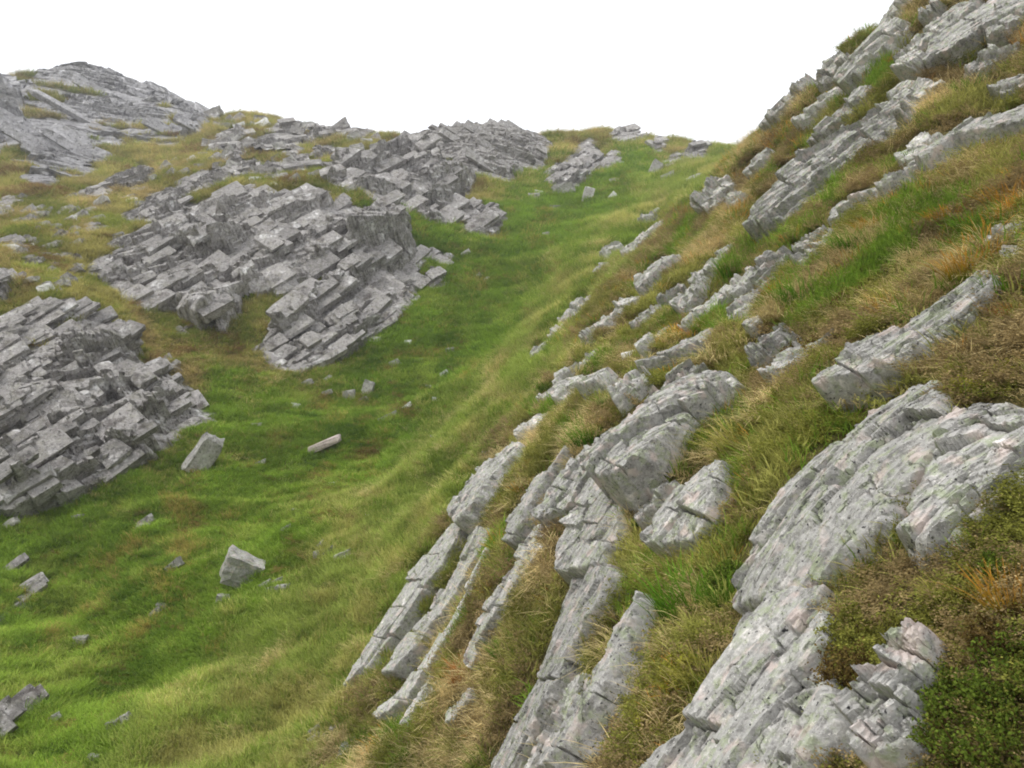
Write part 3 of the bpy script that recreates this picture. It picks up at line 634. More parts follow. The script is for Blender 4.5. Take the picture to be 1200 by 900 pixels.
crag('squat grey knob on the slope directly left of the col notch', [(800, 184), (806, 172), (818, 167), (828, 174), (830, 186), (816, 191), (804, 191)], FR_S, rib=(3,1.8), blk=(1.1,.7), bed=.3, H=.6, saw=.35, mat=M_left, nblk=12, gap=.05, seed=12)
crag('small dark outcrop low under the col beside the gully head', [(782, 192), (784, 182), (794, 180), (797, 190), (792, 196), (785, 197)], FR_S, rib=(3,1.8), blk=(1.0,.6), bed=.3, H=.5, saw=.35, mat=M_left, nblk=8, gap=.05, seed=13)
# the far peak
crag('great pale slab face low on the far left peak', [(12, 196), (18, 160), (28, 142), (48, 142), (75, 152), (100, 160), (122, 172), (126, 186), (118, 198), (98, 202), (72, 212), (62, 228), (44, 222), (26, 212)], FR_P, rib=(16,4), blk=(5.5,1.2), bed=.4, H=.7, saw=.25, mat=M_peak, nblk=10, gap=.2, seed=20, fine=.45, edge=2.0)
crag('long pale slanting ledges across the upper far left peak', [(24, 124), (40, 96), (62, 76), (84, 72), (106, 72), (130, 82), (160, 96), (178, 112), (204, 134), (214, 150), (216, 168), (204, 176), (180, 170), (152, 166), (132, 180), (112, 166), (76, 148), (50, 130)], FR_P, rib=(18,3.2), blk=(5.5,1.0), bed=.5, H=.6, saw=.42, mat=M_peak, nblk=4, gap=.62, seed=21, fine=.4, edge=2.0)
crag('summit edge slabs running down the right skyline of the far peak', [(98, 74), (118, 70), (140, 80), (170, 94), (200, 108), (225, 120), (246, 128), (262, 138), (244, 142), (220, 138), (192, 128), (166, 112), (136, 96), (110, 84)], FR_P, rib=(8,3), blk=(4,1.0), bed=.4, H=.3, saw=.2, mat=M_peak, nblk=6, gap=.6, seed=22, fine=.4, edge=2.0)
crag('dark crag cut by the left edge of the photo below the far peak', [(-60, 100), (0, 94), (14, 96), (26, 108), (28, 128), (18, 148), (6, 178), (-8, 190), (-60, 200)], FR_S, rib=(6,3), blk=(2.4,1.2), bed=.6, H=1.3, saw=.5, mat=M_peak, nblk=30, gap=.1, seed=23, edge=.8)
crag('isolated dark blocks on the right flank of the far peak', [(168, 112), (180, 104), (196, 108), (202, 118), (192, 124), (174, 122)], FR_P, rib=(4,2.5), blk=(2,1.1), bed=.6, H=1.0, saw=.4, mat=M_peak, nblk=14, gap=.05, seed=24)
crag('dull grey blocks in the grassy dip right of the far peak', [(205, 160), (214, 146), (226, 142), (238, 150), (234, 160), (216, 166)], FR_P, rib=(4,2.5), blk=(1.8,1.0), bed=.5, H=.8, saw=.4, mat=M_peak, nblk=14, gap=.1, seed=25)
# small outcrops of the left slope
SMALL = [
 ('pale stony patch under the great slab face of the far peak', [(96, 232), (112, 218), (130, 212), (136, 222), (120, 232), (104, 238)], FR_R, 1.3, .6, .3, .35),
 ('slanting grey rib between the stony patch and the ridge-side blocks', [(128, 214), (146, 200), (168, 198), (182, 204), (176, 216), (156, 222), (136, 222)], FR_R, 1.6, .6, .35, .45),
 ('white topped blocks on the left slope above the central crag', [(168, 240), (172, 228), (190, 224), (212, 226), (222, 236), (216, 252), (198, 262), (178, 262), (162, 262), (140, 262), (142, 254), (160, 250)], FR_L, 1.2, .55, .3, .45),
 ('neat leaning row of thin blocks above the western central crag', [(218, 222), (236, 212), (256, 202), (270, 202), (272, 210), (254, 220), (236, 228), (222, 230)], FR_L, 1.0, .55, .4, .6),
 ('grey rib behind the neat leaning row of blocks', [(206, 216), (222, 206), (240, 204), (236, 212), (220, 220), (208, 224)], FR_L, 1.2, .6, .3, .4),
 ('pale broken blocks left of the grassy shelf over the central crag', [(228, 252), (238, 242), (256, 236), (272, 240), (264, 250), (248, 256), (238, 262)], FR_L, 1.0, .5, .3, .4),
 ('grey angular outcrop in the middle of the rocky slope below the left skyline', [(334, 200), (340, 188), (350, 181), (362, 190), (364, 202), (350, 206), (338, 206)], FR_S, 1.8, 1.2, .6, .7),
 ('squarish grey block outcrop on turf above the central crag', [(385, 214), (388, 202), (396, 197), (407, 203), (408, 212), (398, 218), (388, 218)], FR_S, 1.4, 1.0, .6, .7),
 ('low light rocks left of the angular outcrop on the rocky slope', [(306, 206), (310, 194), (324, 192), (334, 200), (330, 208), (316, 210)], FR_S, 1.2, .7, .4, .4),
 ('long grey rocks on the rocky slope under the left skyline hump', [(290, 172), (304, 160), (326, 156), (350, 158), (362, 168), (352, 178), (326, 182), (300, 180)], FR_S, 2.0, 1.0, .5, .5),
 ('dark slanting ledges on the left skyline hump', [(396, 158), (408, 150), (426, 150), (440, 156), (432, 164), (410, 166)], FR_R, 2.4, .8, .5, .7),
 ('scattered pale rocks at the left end of the skyline hump', [(262, 190), (266, 176), (284, 170), (292, 178), (286, 190), (272, 194)], FR_S, 1.6, .9, .5, .45),
 ('grey rocks on the rocky slope left of the long grey rocks', [(250, 182), (250, 166), (268, 156), (288, 158), (286, 168), (266, 174), (258, 184)], FR_S, 1.8, .9, .5, .45),
 ('thin grey ledge high on the left skyline hump', [(310, 152), (324, 146), (350, 148), (364, 152), (352, 158), (328, 156)], FR_S, 2.0, .9, .5, .45),
 ('pale ledge high on the right shoulder of the skyline hump', [(364, 160), (372, 150), (392, 150), (398, 158), (386, 166), (370, 168)], FR_S, 1.8, .9, .5, .45),
 ('two-step grey rocks below the shoulder of the skyline hump', [(366, 182), (372, 172), (390, 170), (400, 178), (390, 188), (372, 190)], FR_S, 1.6, .9, .5, .5),
 ('grey rocks above the thin row of blocks, left side of the rocky slope', [(272, 200), (286, 188), (302, 190), (302, 202), (288, 210), (274, 210)], FR_S, 1.2, .7, .4, .4),
 ('pair of grey rocks on the small turf shelf above the buttress', [(352, 226), (358, 220), (372, 220), (382, 226), (374, 231), (358, 230)], FR_S, .9, .6, .35, .35),
 ('rocks at the left edge of the photo above the low slab crag', [(-20, 358), (-10, 316), (4, 312), (14, 322), (16, 340), (8, 356)], FR_L, 1.0, .6, .3, .4),
 ('grey ledge in olive grass near the left edge, below the far peak', [(-10, 290), (4, 278), (20, 276), (22, 284), (6, 288)], FR_R, 1.1, .5, .25, .3),
 ('grey ledge under the left foot of the great slab face', [(-8, 250), (2, 234), (16, 226), (22, 232), (14, 246), (2, 256)], FR_R, 1.3, .7, .4, .4),
 ('narrow grey ledge slanting through turf below the great slab face', [(58, 256), (70, 246), (84, 239), (90, 244), (80, 252), (66, 258)], FR_R, 1.4, .5, .3, .35),
 ('short pale ledge beside the narrow grey ledge on the left slope', [(96, 252), (104, 244), (114, 241), (116, 246), (106, 252)], FR_R, 1.0, .45, .25, .3),
 ('small grey outcrop in olive grass left of the white topped blocks', [(98, 272), (104, 262), (116, 262), (124, 268), (112, 274)], FR_R, 1.0, .45, .25, .3),
 ('flat grey rock in grass left of the central crag', [(66, 304), (72, 296), (84, 297), (84, 304), (74, 307)], FR_R, .9, .5, .25, .25),
 ('dark broken ledge in the grass right of the buttress', [(495, 292), (500, 294), (520, 300), (527, 308), (522, 314), (508, 306), (496, 300)], FR_L, .9, .45, .3, .4),
 ('low dark blocks below the broken ledge right of the buttress', [(498, 322), (506, 314), (516, 320), (520, 332), (510, 340), (498, 334)], FR_L, .9, .5, .3, .3),
 ('blocks strewn down the right foot of the pale buttress', [(486, 312), (492, 306), (490, 340), (488, 352), (478, 358), (472, 352), (480, 340)], FR_L, .8, .5, .3, .4),
 ('dark rubble spilling right of the stepped crag top', [(175, 405), (186, 412), (200, 425), (214, 434), (218, 440), (206, 436), (190, 426)], FR_L, .7, .4, .25, .25),
 ('lower rubble at the right toe of the stepped crag', [(204, 470), (216, 472), (232, 476), (238, 482), (226, 490), (212, 482)], FR_L, .6, .4, .25, .25),
 ('pale slab at the foot of the western central crag', [(212, 384), (222, 382), (222, 392), (214, 394), (206, 390)], FR_L, .9, .6, .25, .25),
 ('upper thin ledge in the grass at the lower left edge', [(-6, 686), (4, 668), (22, 652), (32, 650), (30, 660), (14, 672), (2, 690)], FR_L, .9, .3, .18, .22),
 ('lower dark ledge in the grass at the lower left edge', [(-6, 728), (4, 715), (28, 694), (38, 676), (50, 676), (50, 690), (34, 706), (14, 720), (0, 730)], FR_L, .8, .3, .18, .24),
 ('dark rock half buried at the bottom left edge', [(-20, 850), (0, 830), (18, 818), (34, 813), (46, 820), (40, 832), (20, 842), (4, 860)], FR_L, .6, .35, .2, .22),
]
for k, (lab, poly, fr, la, wb, tb, H) in enumerate(SMALL):
    crag(lab, poly, fr, rib=(la*2.2, wb*2.4), blk=(la*.8, wb*.8), bed=tb*.7, H=H*.8, mat=M_left, saw=.4, px=1.3, seed=40+k, nblk=16, gap=.18, cat='small outcrop', edge=.25)

# ------------------------------------------------------------------ the slabs of the near, right-hand slope
# foreground
slab('largest pale lichen-spotted slab in the right foreground, split by a long shallow crack below', [(893, 600), (912, 560), (930, 528), (958, 505), (1005, 487), (1060, 466), (1095, 462), (1115, 478), (1112, 520), (1102, 560), (1088, 600), (1085, 652), (1035, 690), (980, 712), (920, 703), (868, 698), (874, 640)], .07, px=1.25, ang=58, blk=(.6, .22), step=.5, crack=.5, rough=.22, seed=501, edge=.5, lean=.1)
slab('bottom foreground slab below the long shallow crack', [(866, 704), (920, 708), (966, 708), (970, 748), (990, 800), (1012, 850), (1050, 915), (1000, 960), (700, 960), (738, 900), (775, 865), (800, 845), (838, 812), (856, 764)], .07, px=1.25, ang=58, blk=(.5, .2), step=.5, crack=.5, rough=.22, seed=502, edge=.5, lean=.1)
slab('pinkish white broken slab at the right edge, right of the dark weedy crack', [(1112, 505), (1122, 480), (1145, 466), (1172, 466), (1185, 474), (1205, 478), (1245, 500), (1245, 585), (1200, 612), (1130, 664), (1082, 658), (1098, 592), (1112, 545)], .07, px=1.25, ang=62, blk=(.5, .26), step=.5, crack=.6, rough=.22, seed=503, edge=.5, lean=.1)
slab('narrow slab tapering uphill behind the largest foreground slab', [(1000, 486), (1040, 441), (1085, 405), (1120, 364), (1150, 333), (1173, 344), (1160, 380), (1130, 412), (1105, 442), (1060, 462)], .16, px=1.4, ang=47, blk=(.5, .3), step=.3, seed=504, grow=.06)
slab('cluster of small lichened rocks inside the bilberry at bottom right', [(1085, 770), (1098, 760), (1112, 772), (1106, 800), (1098, 830), (1102, 905), (1055, 920), (1042, 880), (1018, 852), (1030, 828), (1050, 803), (1066, 785)], .10, px=1.6, ang=60, blk=(.3, .3), step=.45, crack=.5, rough=.14)
# central buttress
slab('jutting block with a shadowed overhang at the top of the central rib', [(728, 578), (722, 560), (735, 545), (755, 530), (775, 505), (805, 470), (832, 446), (852, 446), (866, 458), (852, 484), (826, 512), (806, 540), (800, 562), (778, 596), (762, 604), (742, 598)], .30, px=1.3, ang=47, blk=(.9, .45), step=.22, rough=.12, edge=.12, lean=.4)
slab('upper flat slab of the central rib, left of the jutting block', [(752, 478), (768, 500), (758, 532), (735, 552), (728, 580), (742, 604), (752, 650), (752, 690), (700, 680), (664, 672), (660, 650), (672, 612), (692, 566), (718, 525)], .15, px=1.3, ang=60, blk=(.6, .5), step=.3, rough=.16, edge=.2)
slab('long lower slab of the central rib running to the bottom of the photo', [(666, 678), (705, 684), (752, 694), (742, 730), (708, 778), (692, 812), (676, 850), (640, 905), (560, 940), (582, 890), (604, 855), (638, 790), (654, 735)], .16, px=1.3, ang=60, blk=(.8, .4), step=.3, rough=.18, edge=.2)
slab('cracked slab strip on the left side of the central rib', [(697, 524), (716, 526), (710, 555), (694, 572), (682, 600), (657, 619), (646, 611), (656, 585), (674, 556)], .15, px=1.3, ang=55, blk=(.4, .5), step=.2)
slab('slim leaning slab second to the left of the central rib', [(667, 530), (673, 537), (654, 570), (642, 600), (640, 622), (624, 642), (603, 637), (608, 610), (625, 582), (642, 558)], .14, px=1.3, ang=55, blk=(.4, .6), step=.2)
slab('thin blade of rock stepping down left of the long lower slab', [(636, 640), (648, 650), (622, 690), (598, 732), (560, 782), (550, 774), (586, 712), (612, 672)], .16, px=1.5, ang=57, blk=(.4, .6), step=.25)
slab('blunt cube-like block on the outer left rib above the gully', [(572, 556), (598, 545), (606, 560), (602, 590), (592, 622), (574, 632), (548, 608), (551, 582)], .36, px=1.4, ang=57, blk=(.9, .9), step=.12, edge=.12)
slab('tapered top of the outer left rib fringed with straw grass', [(552, 584), (560, 562), (584, 546), (604, 534), (624, 540), (622, 556), (606, 574), (598, 560), (572, 562)], .24, px=1.4, ang=50, blk=(.5, .5), step=.2)
slab('outer left rib slab dropping to the gully grass', [(545, 604), (552, 624), (545, 648), (530, 676), (506, 704), (488, 734), (466, 764), (446, 796), (424, 812), (432, 790), (450, 748), (470, 702), (502, 655), (526, 624)], .18, px=1.3, ang=58, blk=(.35, .5), step=.22, edge=.12)
slab('second slab of the outer left rib, split by a dark joint', [(556, 626), (574, 636), (592, 642), (585, 660), (556, 692), (528, 726), (504, 754), (476, 790), (462, 794), (474, 764), (494, 734), (514, 704), (538, 672)], .16, px=1.3, ang=57, blk=(.4, .5), step=.22, edge=.12)
slab('long thin ledge running under the outer left rib', [(592, 660), (600, 668), (576, 708), (548, 744), (516, 784), (482, 816), (450, 840), (438, 834), (468, 806), (506, 766), (540, 722), (566, 686)], .16, px=1.5, ang=56, blk=(.3, .6), step=.25)
slab('short thin ledge in rusty turf below the long ledge', [(515, 800), (520, 806), (502, 836), (486, 852), (478, 850), (494, 826)], .10, px=1.5, ang=58)
slab('pale curved rock lying alone in rusty turf at bottom centre', [(560, 816), (575, 817), (573, 828), (556, 833), (543, 846), (529, 847), (531, 837), (546, 822)], .12, px=1.4, ang=30)
slab('greenish rock at bottom centre beside the tall fin', [(716, 814), (728, 824), (704, 850), (690, 890), (668, 930), (640, 930), (660, 858), (684, 822)], .18, px=1.5, ang=58, blk=(.6, .5), step=.2)
slab('tall narrow fin of rock with straw grass on its left', [(770, 708), (776, 722), (768, 780), (760, 832), (728, 884), (704, 930), (680, 930), (722, 842), (746, 782), (758, 742)], .24, px=1.5, ang=62, blk=(.9, .7), step=.1, edge=.15)
slab('rounded grey-green rock below the straw bank, middle of the right slope', [(850, 558), (874, 568), (872, 600), (860, 632), (838, 652), (800, 652), (782, 646), (778, 634), (800, 600), (825, 568)], .16, px=1.3, ang=50, blk=(.6, .5), step=.22)
slab('narrow whitish rock wedged left of the rounded grey-green rock', [(798, 574), (804, 590), (788, 618), (772, 628), (762, 624), (784, 585)], .18, px=1.4, ang=58)
# middle right slope
slab('wedge slab with grassy crown above the straw bank', [(800, 402), (825, 395), (838, 400), (832, 426), (808, 442), (772, 460), (774, 436), (784, 420)], 0.168, px=1.4, ang=42, blk=(.5, .5), step=.2)
slab('ribbed slab edging up past the wedge slab', [(900, 326), (880, 326), (850, 340), (826, 361), (806, 391), (813, 396), (842, 364), (864, 356), (890, 338)], 0.12, px=1.4, ang=42, blk=(.35, .3), step=.4)
slab('ribbed slab above a green tuft, upper right slope', [(850, 302), (863, 294), (846, 316), (852, 332), (824, 344), (820, 337), (834, 322), (831, 311)], 0.18, px=1.4, ang=50, blk=(.4, .3), step=.4)
slab('smooth upright rock among olive turf, centre of the right slope', [(780, 310), (798, 308), (793, 325), (776, 350), (765, 354), (761, 342), (771, 322)], 0.3, px=1.4, ang=60, blk=(.6, .5), step=.2)
slab('low rock left of the smooth upright rock', [(750, 326), (758, 320), (764, 328), (758, 338), (748, 338)], 0.24, px=1.4)
slab('split rock pair below the smooth upright rock', [(724, 372), (728, 358), (742, 356), (756, 354), (754, 362), (740, 376), (728, 384)], 0.204, px=1.4, ang=55, blk=(.4, .4), step=.5)
slab('slender leaning slab below the split rock pair', [(750, 386), (764, 370), (776, 366), (770, 376), (758, 388), (750, 392)], 0.18, px=1.4, ang=50)
slab('slim ledge slanting up right of the split rock pair', [(776, 360), (786, 350), (800, 338), (802, 342), (792, 354), (780, 362)], 0.18, px=1.4, ang=48)
slab('thin leaning rock above the wedge slab in rusty grass', [(760, 420), (770, 398), (786, 382), (784, 392), (772, 412), (762, 424)], 0.144, px=1.4, ang=58)
slab('grey rock with a straw wig beside a round turf hollow', [(662, 478), (668, 450), (688, 446), (682, 464), (674, 482)], 0.21, px=1.4, ang=58)
slab('rounded rock with a small green tuft at its foot', [(694, 470), (702, 447), (712, 438), (726, 452), (722, 468), (708, 472)], 0.24, px=1.4, ang=55, blk=(.9, .9), step=.1)
slab('pale rock outcrop edging the gully, highest of its line', [(755, 266), (764, 252), (774, 248), (770, 258), (762, 268)], 0.42, px=1.4, ang=50, blk=(.4, .4))
slab('pale rock edging the gully below the highest of its line', [(708, 304), (716, 292), (726, 288), (722, 298), (714, 308)], 0.33, px=1.4, ang=55)
slab('whitish rock on the gully edge under a straw lip', [(700, 322), (706, 313), (717, 311), (712, 320), (704, 326)], 0.3, px=1.4, ang=50)
slab('blocky outcrop on the gully edge, halfway up the right slope', [(676, 350), (690, 346), (696, 362), (684, 368), (668, 378), (660, 384), (660, 374), (670, 362)], 0.27, px=1.4, ang=50, blk=(.35, .4), step=.5)
slab('small broken rocks below the blocky gully-edge outcrop', [(652, 390), (660, 382), (662, 392), (652, 398), (646, 396)], 0.21, px=1.4)
slab('small white rock above the smooth upright rock', [(738, 294), (742, 289), (749, 288), (749, 294), (742, 300), (736, 302)], 0.21, px=1.4)
slab('low stone rib on the gully edge, lowest of its line', [(627, 418), (634, 404), (642, 402), (640, 412), (630, 424)], 0.18, px=1.4, ang=55)
slab('grey stone rib in tan grass right of the lowest gully-edge rib', [(660, 446), (668, 436), (682, 424), (698, 410), (700, 416), (688, 428), (674, 442), (662, 452)], 0.132, px=1.4, ang=45, blk=(.3, .5), step=.5)
# upper right slope
slab('long ribbed cliff slab in the middle of the upper right slope', [(903, 286), (908, 262), (918, 228), (930, 195), (962, 170), (987, 147), (1037, 127), (1070, 132), (1078, 165), (1040, 172), (1036, 197), (1020, 213), (1000, 226), (968, 256), (938, 282), (918, 292)], 0.24, px=1.3, ang=42, blk=(.35, .16), step=.6, crack=.5, edge=.2, rough=.25)
slab('flat pale slab at the right edge above the orange grass', [(1085, 216), (1092, 195), (1105, 160), (1120, 147), (1150, 144), (1200, 148), (1240, 150), (1240, 180), (1210, 178), (1162, 186), (1132, 193), (1115, 211), (1097, 223)], 0.21, px=1.5, ang=38, blk=(.5, .3), step=.25)
slab('dark rounded rock under a grassy lip high on the right slope', [(1062, 93), (1065, 80), (1080, 70), (1096, 80), (1092, 92), (1075, 96)], 0.36, px=1.4, blk=(.9, .9), step=.1)
slab('big smooth grey slab at the top right', [(1105, 91), (1106, 70), (1125, 45), (1150, 15), (1166, -6), (1200, -10), (1176, 27), (1170, 50), (1150, 76), (1132, 88)], 0.27, px=1.5, ang=50, blk=(.9, .3), step=.15)
slab('long dark slab left of the big smooth slab at the top', [(1070, 68), (1100, 37), (1125, 18), (1147, 2), (1144, 18), (1126, 36), (1106, 62), (1088, 70)], 0.24, px=1.4, ang=46, blk=(.5, .3), step=.3)
slab('wide cracked slab on the skyline edge with a grassy ledge above', [(997, 108), (998, 70), (1025, 52), (1050, 40), (1076, 47), (1062, 75), (1046, 86), (1036, 110), (1020, 116)], 0.36, px=1.4, ang=42, blk=(.4, .35), step=.3)
slab('topmost rock against the sky, upper right slope', [(1036, 34), (1046, 10), (1060, -8), (1090, -8), (1086, 14), (1076, 27), (1056, 32)], 0.36, px=1.4, ang=45, blk=(.5, .35), step=.3)
slab('small rounded rock between the topmost rock and the top grass', [(1085, 18), (1098, 9), (1108, 14), (1100, 26), (1090, 33)], 0.27, px=1.4)
slab('lowest slabs of the right skyline ridge', [(898, 152), (906, 136), (922, 122), (938, 110), (956, 102), (950, 118), (934, 134), (918, 146)], 0.36, px=1.4, ang=40, blk=(.4, .3), step=.4)
slab('upper slabs of the right skyline ridge', [(962, 100), (976, 82), (996, 70), (998, 90), (984, 102), (968, 110)], 0.36, px=1.4, ang=42, blk=(.4, .3), step=.4)
slab('long pale ledge just below the right skyline ridge', [(944, 152), (958, 122), (984, 112), (997, 112), (978, 134), (954, 156)], 0.27, px=1.4, ang=48, blk=(.5, .4))
slab('pointed rock at the right end of the upper grass terrace', [(1168, 45), (1182, 14), (1200, -4), (1240, -10), (1240, 20), (1206, 40), (1186, 60), (1172, 66)], 0.24, px=1.5, ang=55, blk=(.5, .35))
slab('slab stacked on the top end of the long ribbed cliff slab', [(1030, 126), (1060, 104), (1092, 104), (1118, 116), (1100, 126), (1072, 130)], .2, px=1.4, ang=40, blk=(.4, .3), step=.5)
slab('slab under the grass ledge between the skyline slabs and the long cliff slab', [(952, 168), (978, 140), (1004, 118), (1030, 116), (1010, 140), (984, 150), (966, 168)], .2, px=1.4, ang=42, blk=(.4, .3), step=.5)
slab('small slab above the left end of the flat pale slab', [(1058, 192), (1082, 166), (1100, 158), (1092, 194), (1076, 206)], .14, px=1.4, ang=42, blk=(.5, .4), step=.4)
slab('narrow slab between the wide cracked slab and the long dark slab', [(1054, 68), (1076, 50), (1100, 36), (1078, 64), (1062, 80)], .18, px=1.4, ang=42, blk=(.5, .4), step=.4)
slab('half buried rib below the short ledge of the upper terrace', [(938, 312), (956, 296), (984, 280), (978, 298), (954, 318)], .12, px=1.4, ang=42, blk=(.5, .4), step=.4)
slab('leaning rib in tan turf above the smooth upright rock', [(735, 302), (758, 274), (776, 260), (768, 286), (748, 306)], .3, px=1.4, ang=52, blk=(.4, .4), step=.4)
slab('bare rib in tan turf beside the split rock pair', [(688, 404), (712, 378), (724, 384), (702, 414)], .25, px=1.4, ang=50, blk=(.4, .4), step=.4)
slab('bare rib left of the ribbed slab in the rusty grass', [(798, 366), (814, 344), (832, 332), (828, 350), (808, 374)], .2, px=1.4, ang=48, blk=(.4, .4), step=.4)
slab('short stone rib left of the straw-wigged rock', [(638, 472), (652, 450), (664, 454), (650, 482)], .2, px=1.4, ang=55, blk=(.4, .4), step=.4)
slab('weathered rib just uphill of the outer left rib top', [(610, 514), (628, 490), (642, 486), (634, 510), (618, 524)], .16, px=1.4, ang=55, blk=(.4, .4), step=.4)
slab('low rib between the rounded rock and the upper flat slab', [(728, 474), (750, 448), (764, 446), (752, 472), (736, 486)], .16, px=1.4, ang=52, blk=(.4, .4), step=.4)
slab('rocky step right of the big smooth grey slab', [(1134, 90), (1152, 78), (1176, 62), (1196, 56), (1184, 80), (1156, 98)], .18, px=1.4, ang=40, blk=(.4, .3), step=.5)
slab('streaky pale slab below the turf lip left of the green and orange tufts', [(862, 374), (878, 346), (902, 330), (916, 338), (898, 358), (878, 384)], .14, px=1.4, ang=46, blk=(.4, .3), step=.5)
slab('broken ledge on the turf under the flat pale slab', [(1040, 236), (1058, 214), (1080, 196), (1088, 206), (1072, 228), (1052, 244)], .14, px=1.4, ang=42, blk=(.4, .3), step=.5)
slab('weathered rib between the wedge slab and the jutting block', [(770, 474), (790, 455), (815, 440), (830, 440), (806, 464), (784, 490), (772, 492)], .16, px=1.4, ang=45, blk=(.4, .4), step=.4)
slab('low broken rib left of the upper flat slab, in tan turf', [(618, 640), (636, 620), (650, 622), (640, 650), (612, 690), (590, 712), (586, 700)], .1, px=1.4, ang=57, blk=(.3, .5), step=.5)
slab('low rock in grass at the right edge, below the pointed rock', [(1168, 110), (1182, 104), (1202, 98), (1230, 98), (1230, 108), (1200, 112), (1180, 118)], 0.15, px=1.5)
slab('ridged slab below the long ribbed cliff slab', [(980, 258), (1000, 237), (1026, 224), (1027, 240), (1038, 248), (1002, 266), (984, 268)], 0.18, px=1.4, ang=38)
slab('short ledge tucked left of the ridged slab', [(936, 296), (948, 281), (974, 279), (972, 288), (952, 298)], 0.15, px=1.4)
slab('rock under a turf lip left of the green and orange tufts', [(896, 312), (914, 305), (934, 307), (917, 326), (897, 342)], 0.18, px=1.4, ang=45)
slab('white streaked slab slanting below the heather bank', [(910, 452), (940, 416), (978, 394), (984, 398), (952, 438), (928, 452)], 0.12, px=1.4, ang=45)
slab('shattered white flecked rock under the heather bank', [(890, 414), (900, 396), (918, 386), (930, 396), (944, 412), (930, 424), (906, 440), (894, 436)], 0.108, px=1.4, ang=45, blk=(.25, .15), step=.7)
slab('grey rock under a turf overhang above the jutting block', [(866, 372), (878, 352), (892, 350), (890, 366), (878, 382), (868, 384)], 0.132, px=1.4)
slab('small round rock poking from the brown heather', [(880, 392), (882, 381), (892, 379), (896, 388), (890, 396)], 0.12, px=1.4, blk=(.9, .9), step=.1)
slab('dark rocks at the right edge inside the orange grass', [(1158, 280), (1166, 270), (1180, 268), (1204, 264), (1230, 262), (1230, 280), (1200, 284), (1172, 286)], 0.084, px=1.5)
slab('pale rock at the right edge below the dark rocks', [(1176, 300), (1190, 291), (1230, 288), (1230, 312), (1200, 310), (1182, 308)], 0.072, px=1.5)
slab('rock under turf at the far side of the orange grass terrace', [(838, 240), (842, 228), (852, 222), (856, 214), (862, 222), (852, 238), (846, 252), (838, 256)], 0.36, px=1.4, ang=60, blk=(.4, .4), step=.4)
slab('crag of small ledges on the right slope below the col', [(828, 256), (826, 240), (836, 226), (846, 218), (840, 232), (836, 246), (832, 256)], 0.48, px=1.4, ang=62, blk=(.4, .4), step=.4)
slab('pale rock right of the crag of small ledges', [(888, 212), (892, 196), (902, 186), (912, 184), (906, 198), (898, 208)], 0.36, px=1.4, ang=50)
slab('bare ledge on the turf above the smooth upright rock', [(858, 244), (866, 238), (880, 236), (876, 242), (864, 248)], 0.24, px=1.4)
slab('small pale rock in the tan turf left of the ribbed cliff slab', [(880, 268), (888, 262), (896, 256), (896, 264), (886, 272)], 0.18, px=1.4)
slab('flat grey stone ledge in the grass right below the col', [(808, 214), (812, 208), (820, 206), (822, 211), (814, 218)], 0.3, px=1.4)

# ------------------------------------------------------------------ loose blocks on the gully floor
boulder('upright weathered boulder in grass right of the stepped crag', 240, 548, (1.25, .62, .62), ang=58, seed=3, mat=M_mid, sink=.28, yaw=10, pitch=15, rough=.09)
boulder('pale squat boulder alone in the lower gully grass', 289, 677, (.74, .58, .62), ang=-25, seed=8, mat=M_near, sink=.3, yaw=25, pitch=20, rough=.09)
boulder('flat pinkish slab of stone lying in the middle of the gully', 380, 526, (1.15, .55, .22), ang=22, seed=12, mat=M_pink, sink=.25, yaw=15)
boulder('upright pale stone, taller of the pair below the buttress', 431, 462, (.62, .32, .42), ang=70, seed=14, mat=M_mid, sink=.15)
boulder('dull stone beside the taller upright stone below the buttress', 410, 467, (.45, .4, .35), ang=10, seed=15, mat=M_mid, sink=.2, name='stone', cat='stone')
boulder('thin pale flake of stone on the gully floor right of the upright stone', 455, 490, (.7, .3, .16), ang=25, seed=16, mat=M_mid, sink=.3, name='stone', cat='stone')
boulder('little white quartz stone on rusty grass of the right slope', 741, 421, (.24, .16, .13), ang=15, seed=17, mat=M_white, sink=.2, name='stone', cat='stone')
boulder('narrow white stone standing near the head of the gully', 769, 205, (1.2, .8, .9), ang=60, seed=18, mat=M_mid, sink=.2)
boulder('grey stone in grass under the gully head knobs', 782, 211, (1.0, .7, .5), ang=20, seed=19, mat=M_mid, sink=.2, name='stone', cat='stone')
boulder('white stone on the grass step left of the gully head stones', 719, 234, (.6, .5, .5), ang=50, seed=20, mat=M_white, sink=.2, name='stone', cat='stone')
boulder('grey stone standing in grass below the pale slab outcrop', 690, 236, (1.2, .7, .7), ang=75, seed=21, mat=M_mid, sink=.2, name='stone', cat='stone')
boulder('pale stone below the foot of the pale slab outcrop', 660, 228, (1.6, 1.1, .8), ang=10, seed=22, mat=M_mid, sink=.25, name='stone', cat='stone')
boulder('lone pale stone on the green floor under the ridge crag cluster', 640, 278, (.5, .4, .35), ang=10, seed=23, mat=M_mid, sink=.2, name='stone', cat='stone')
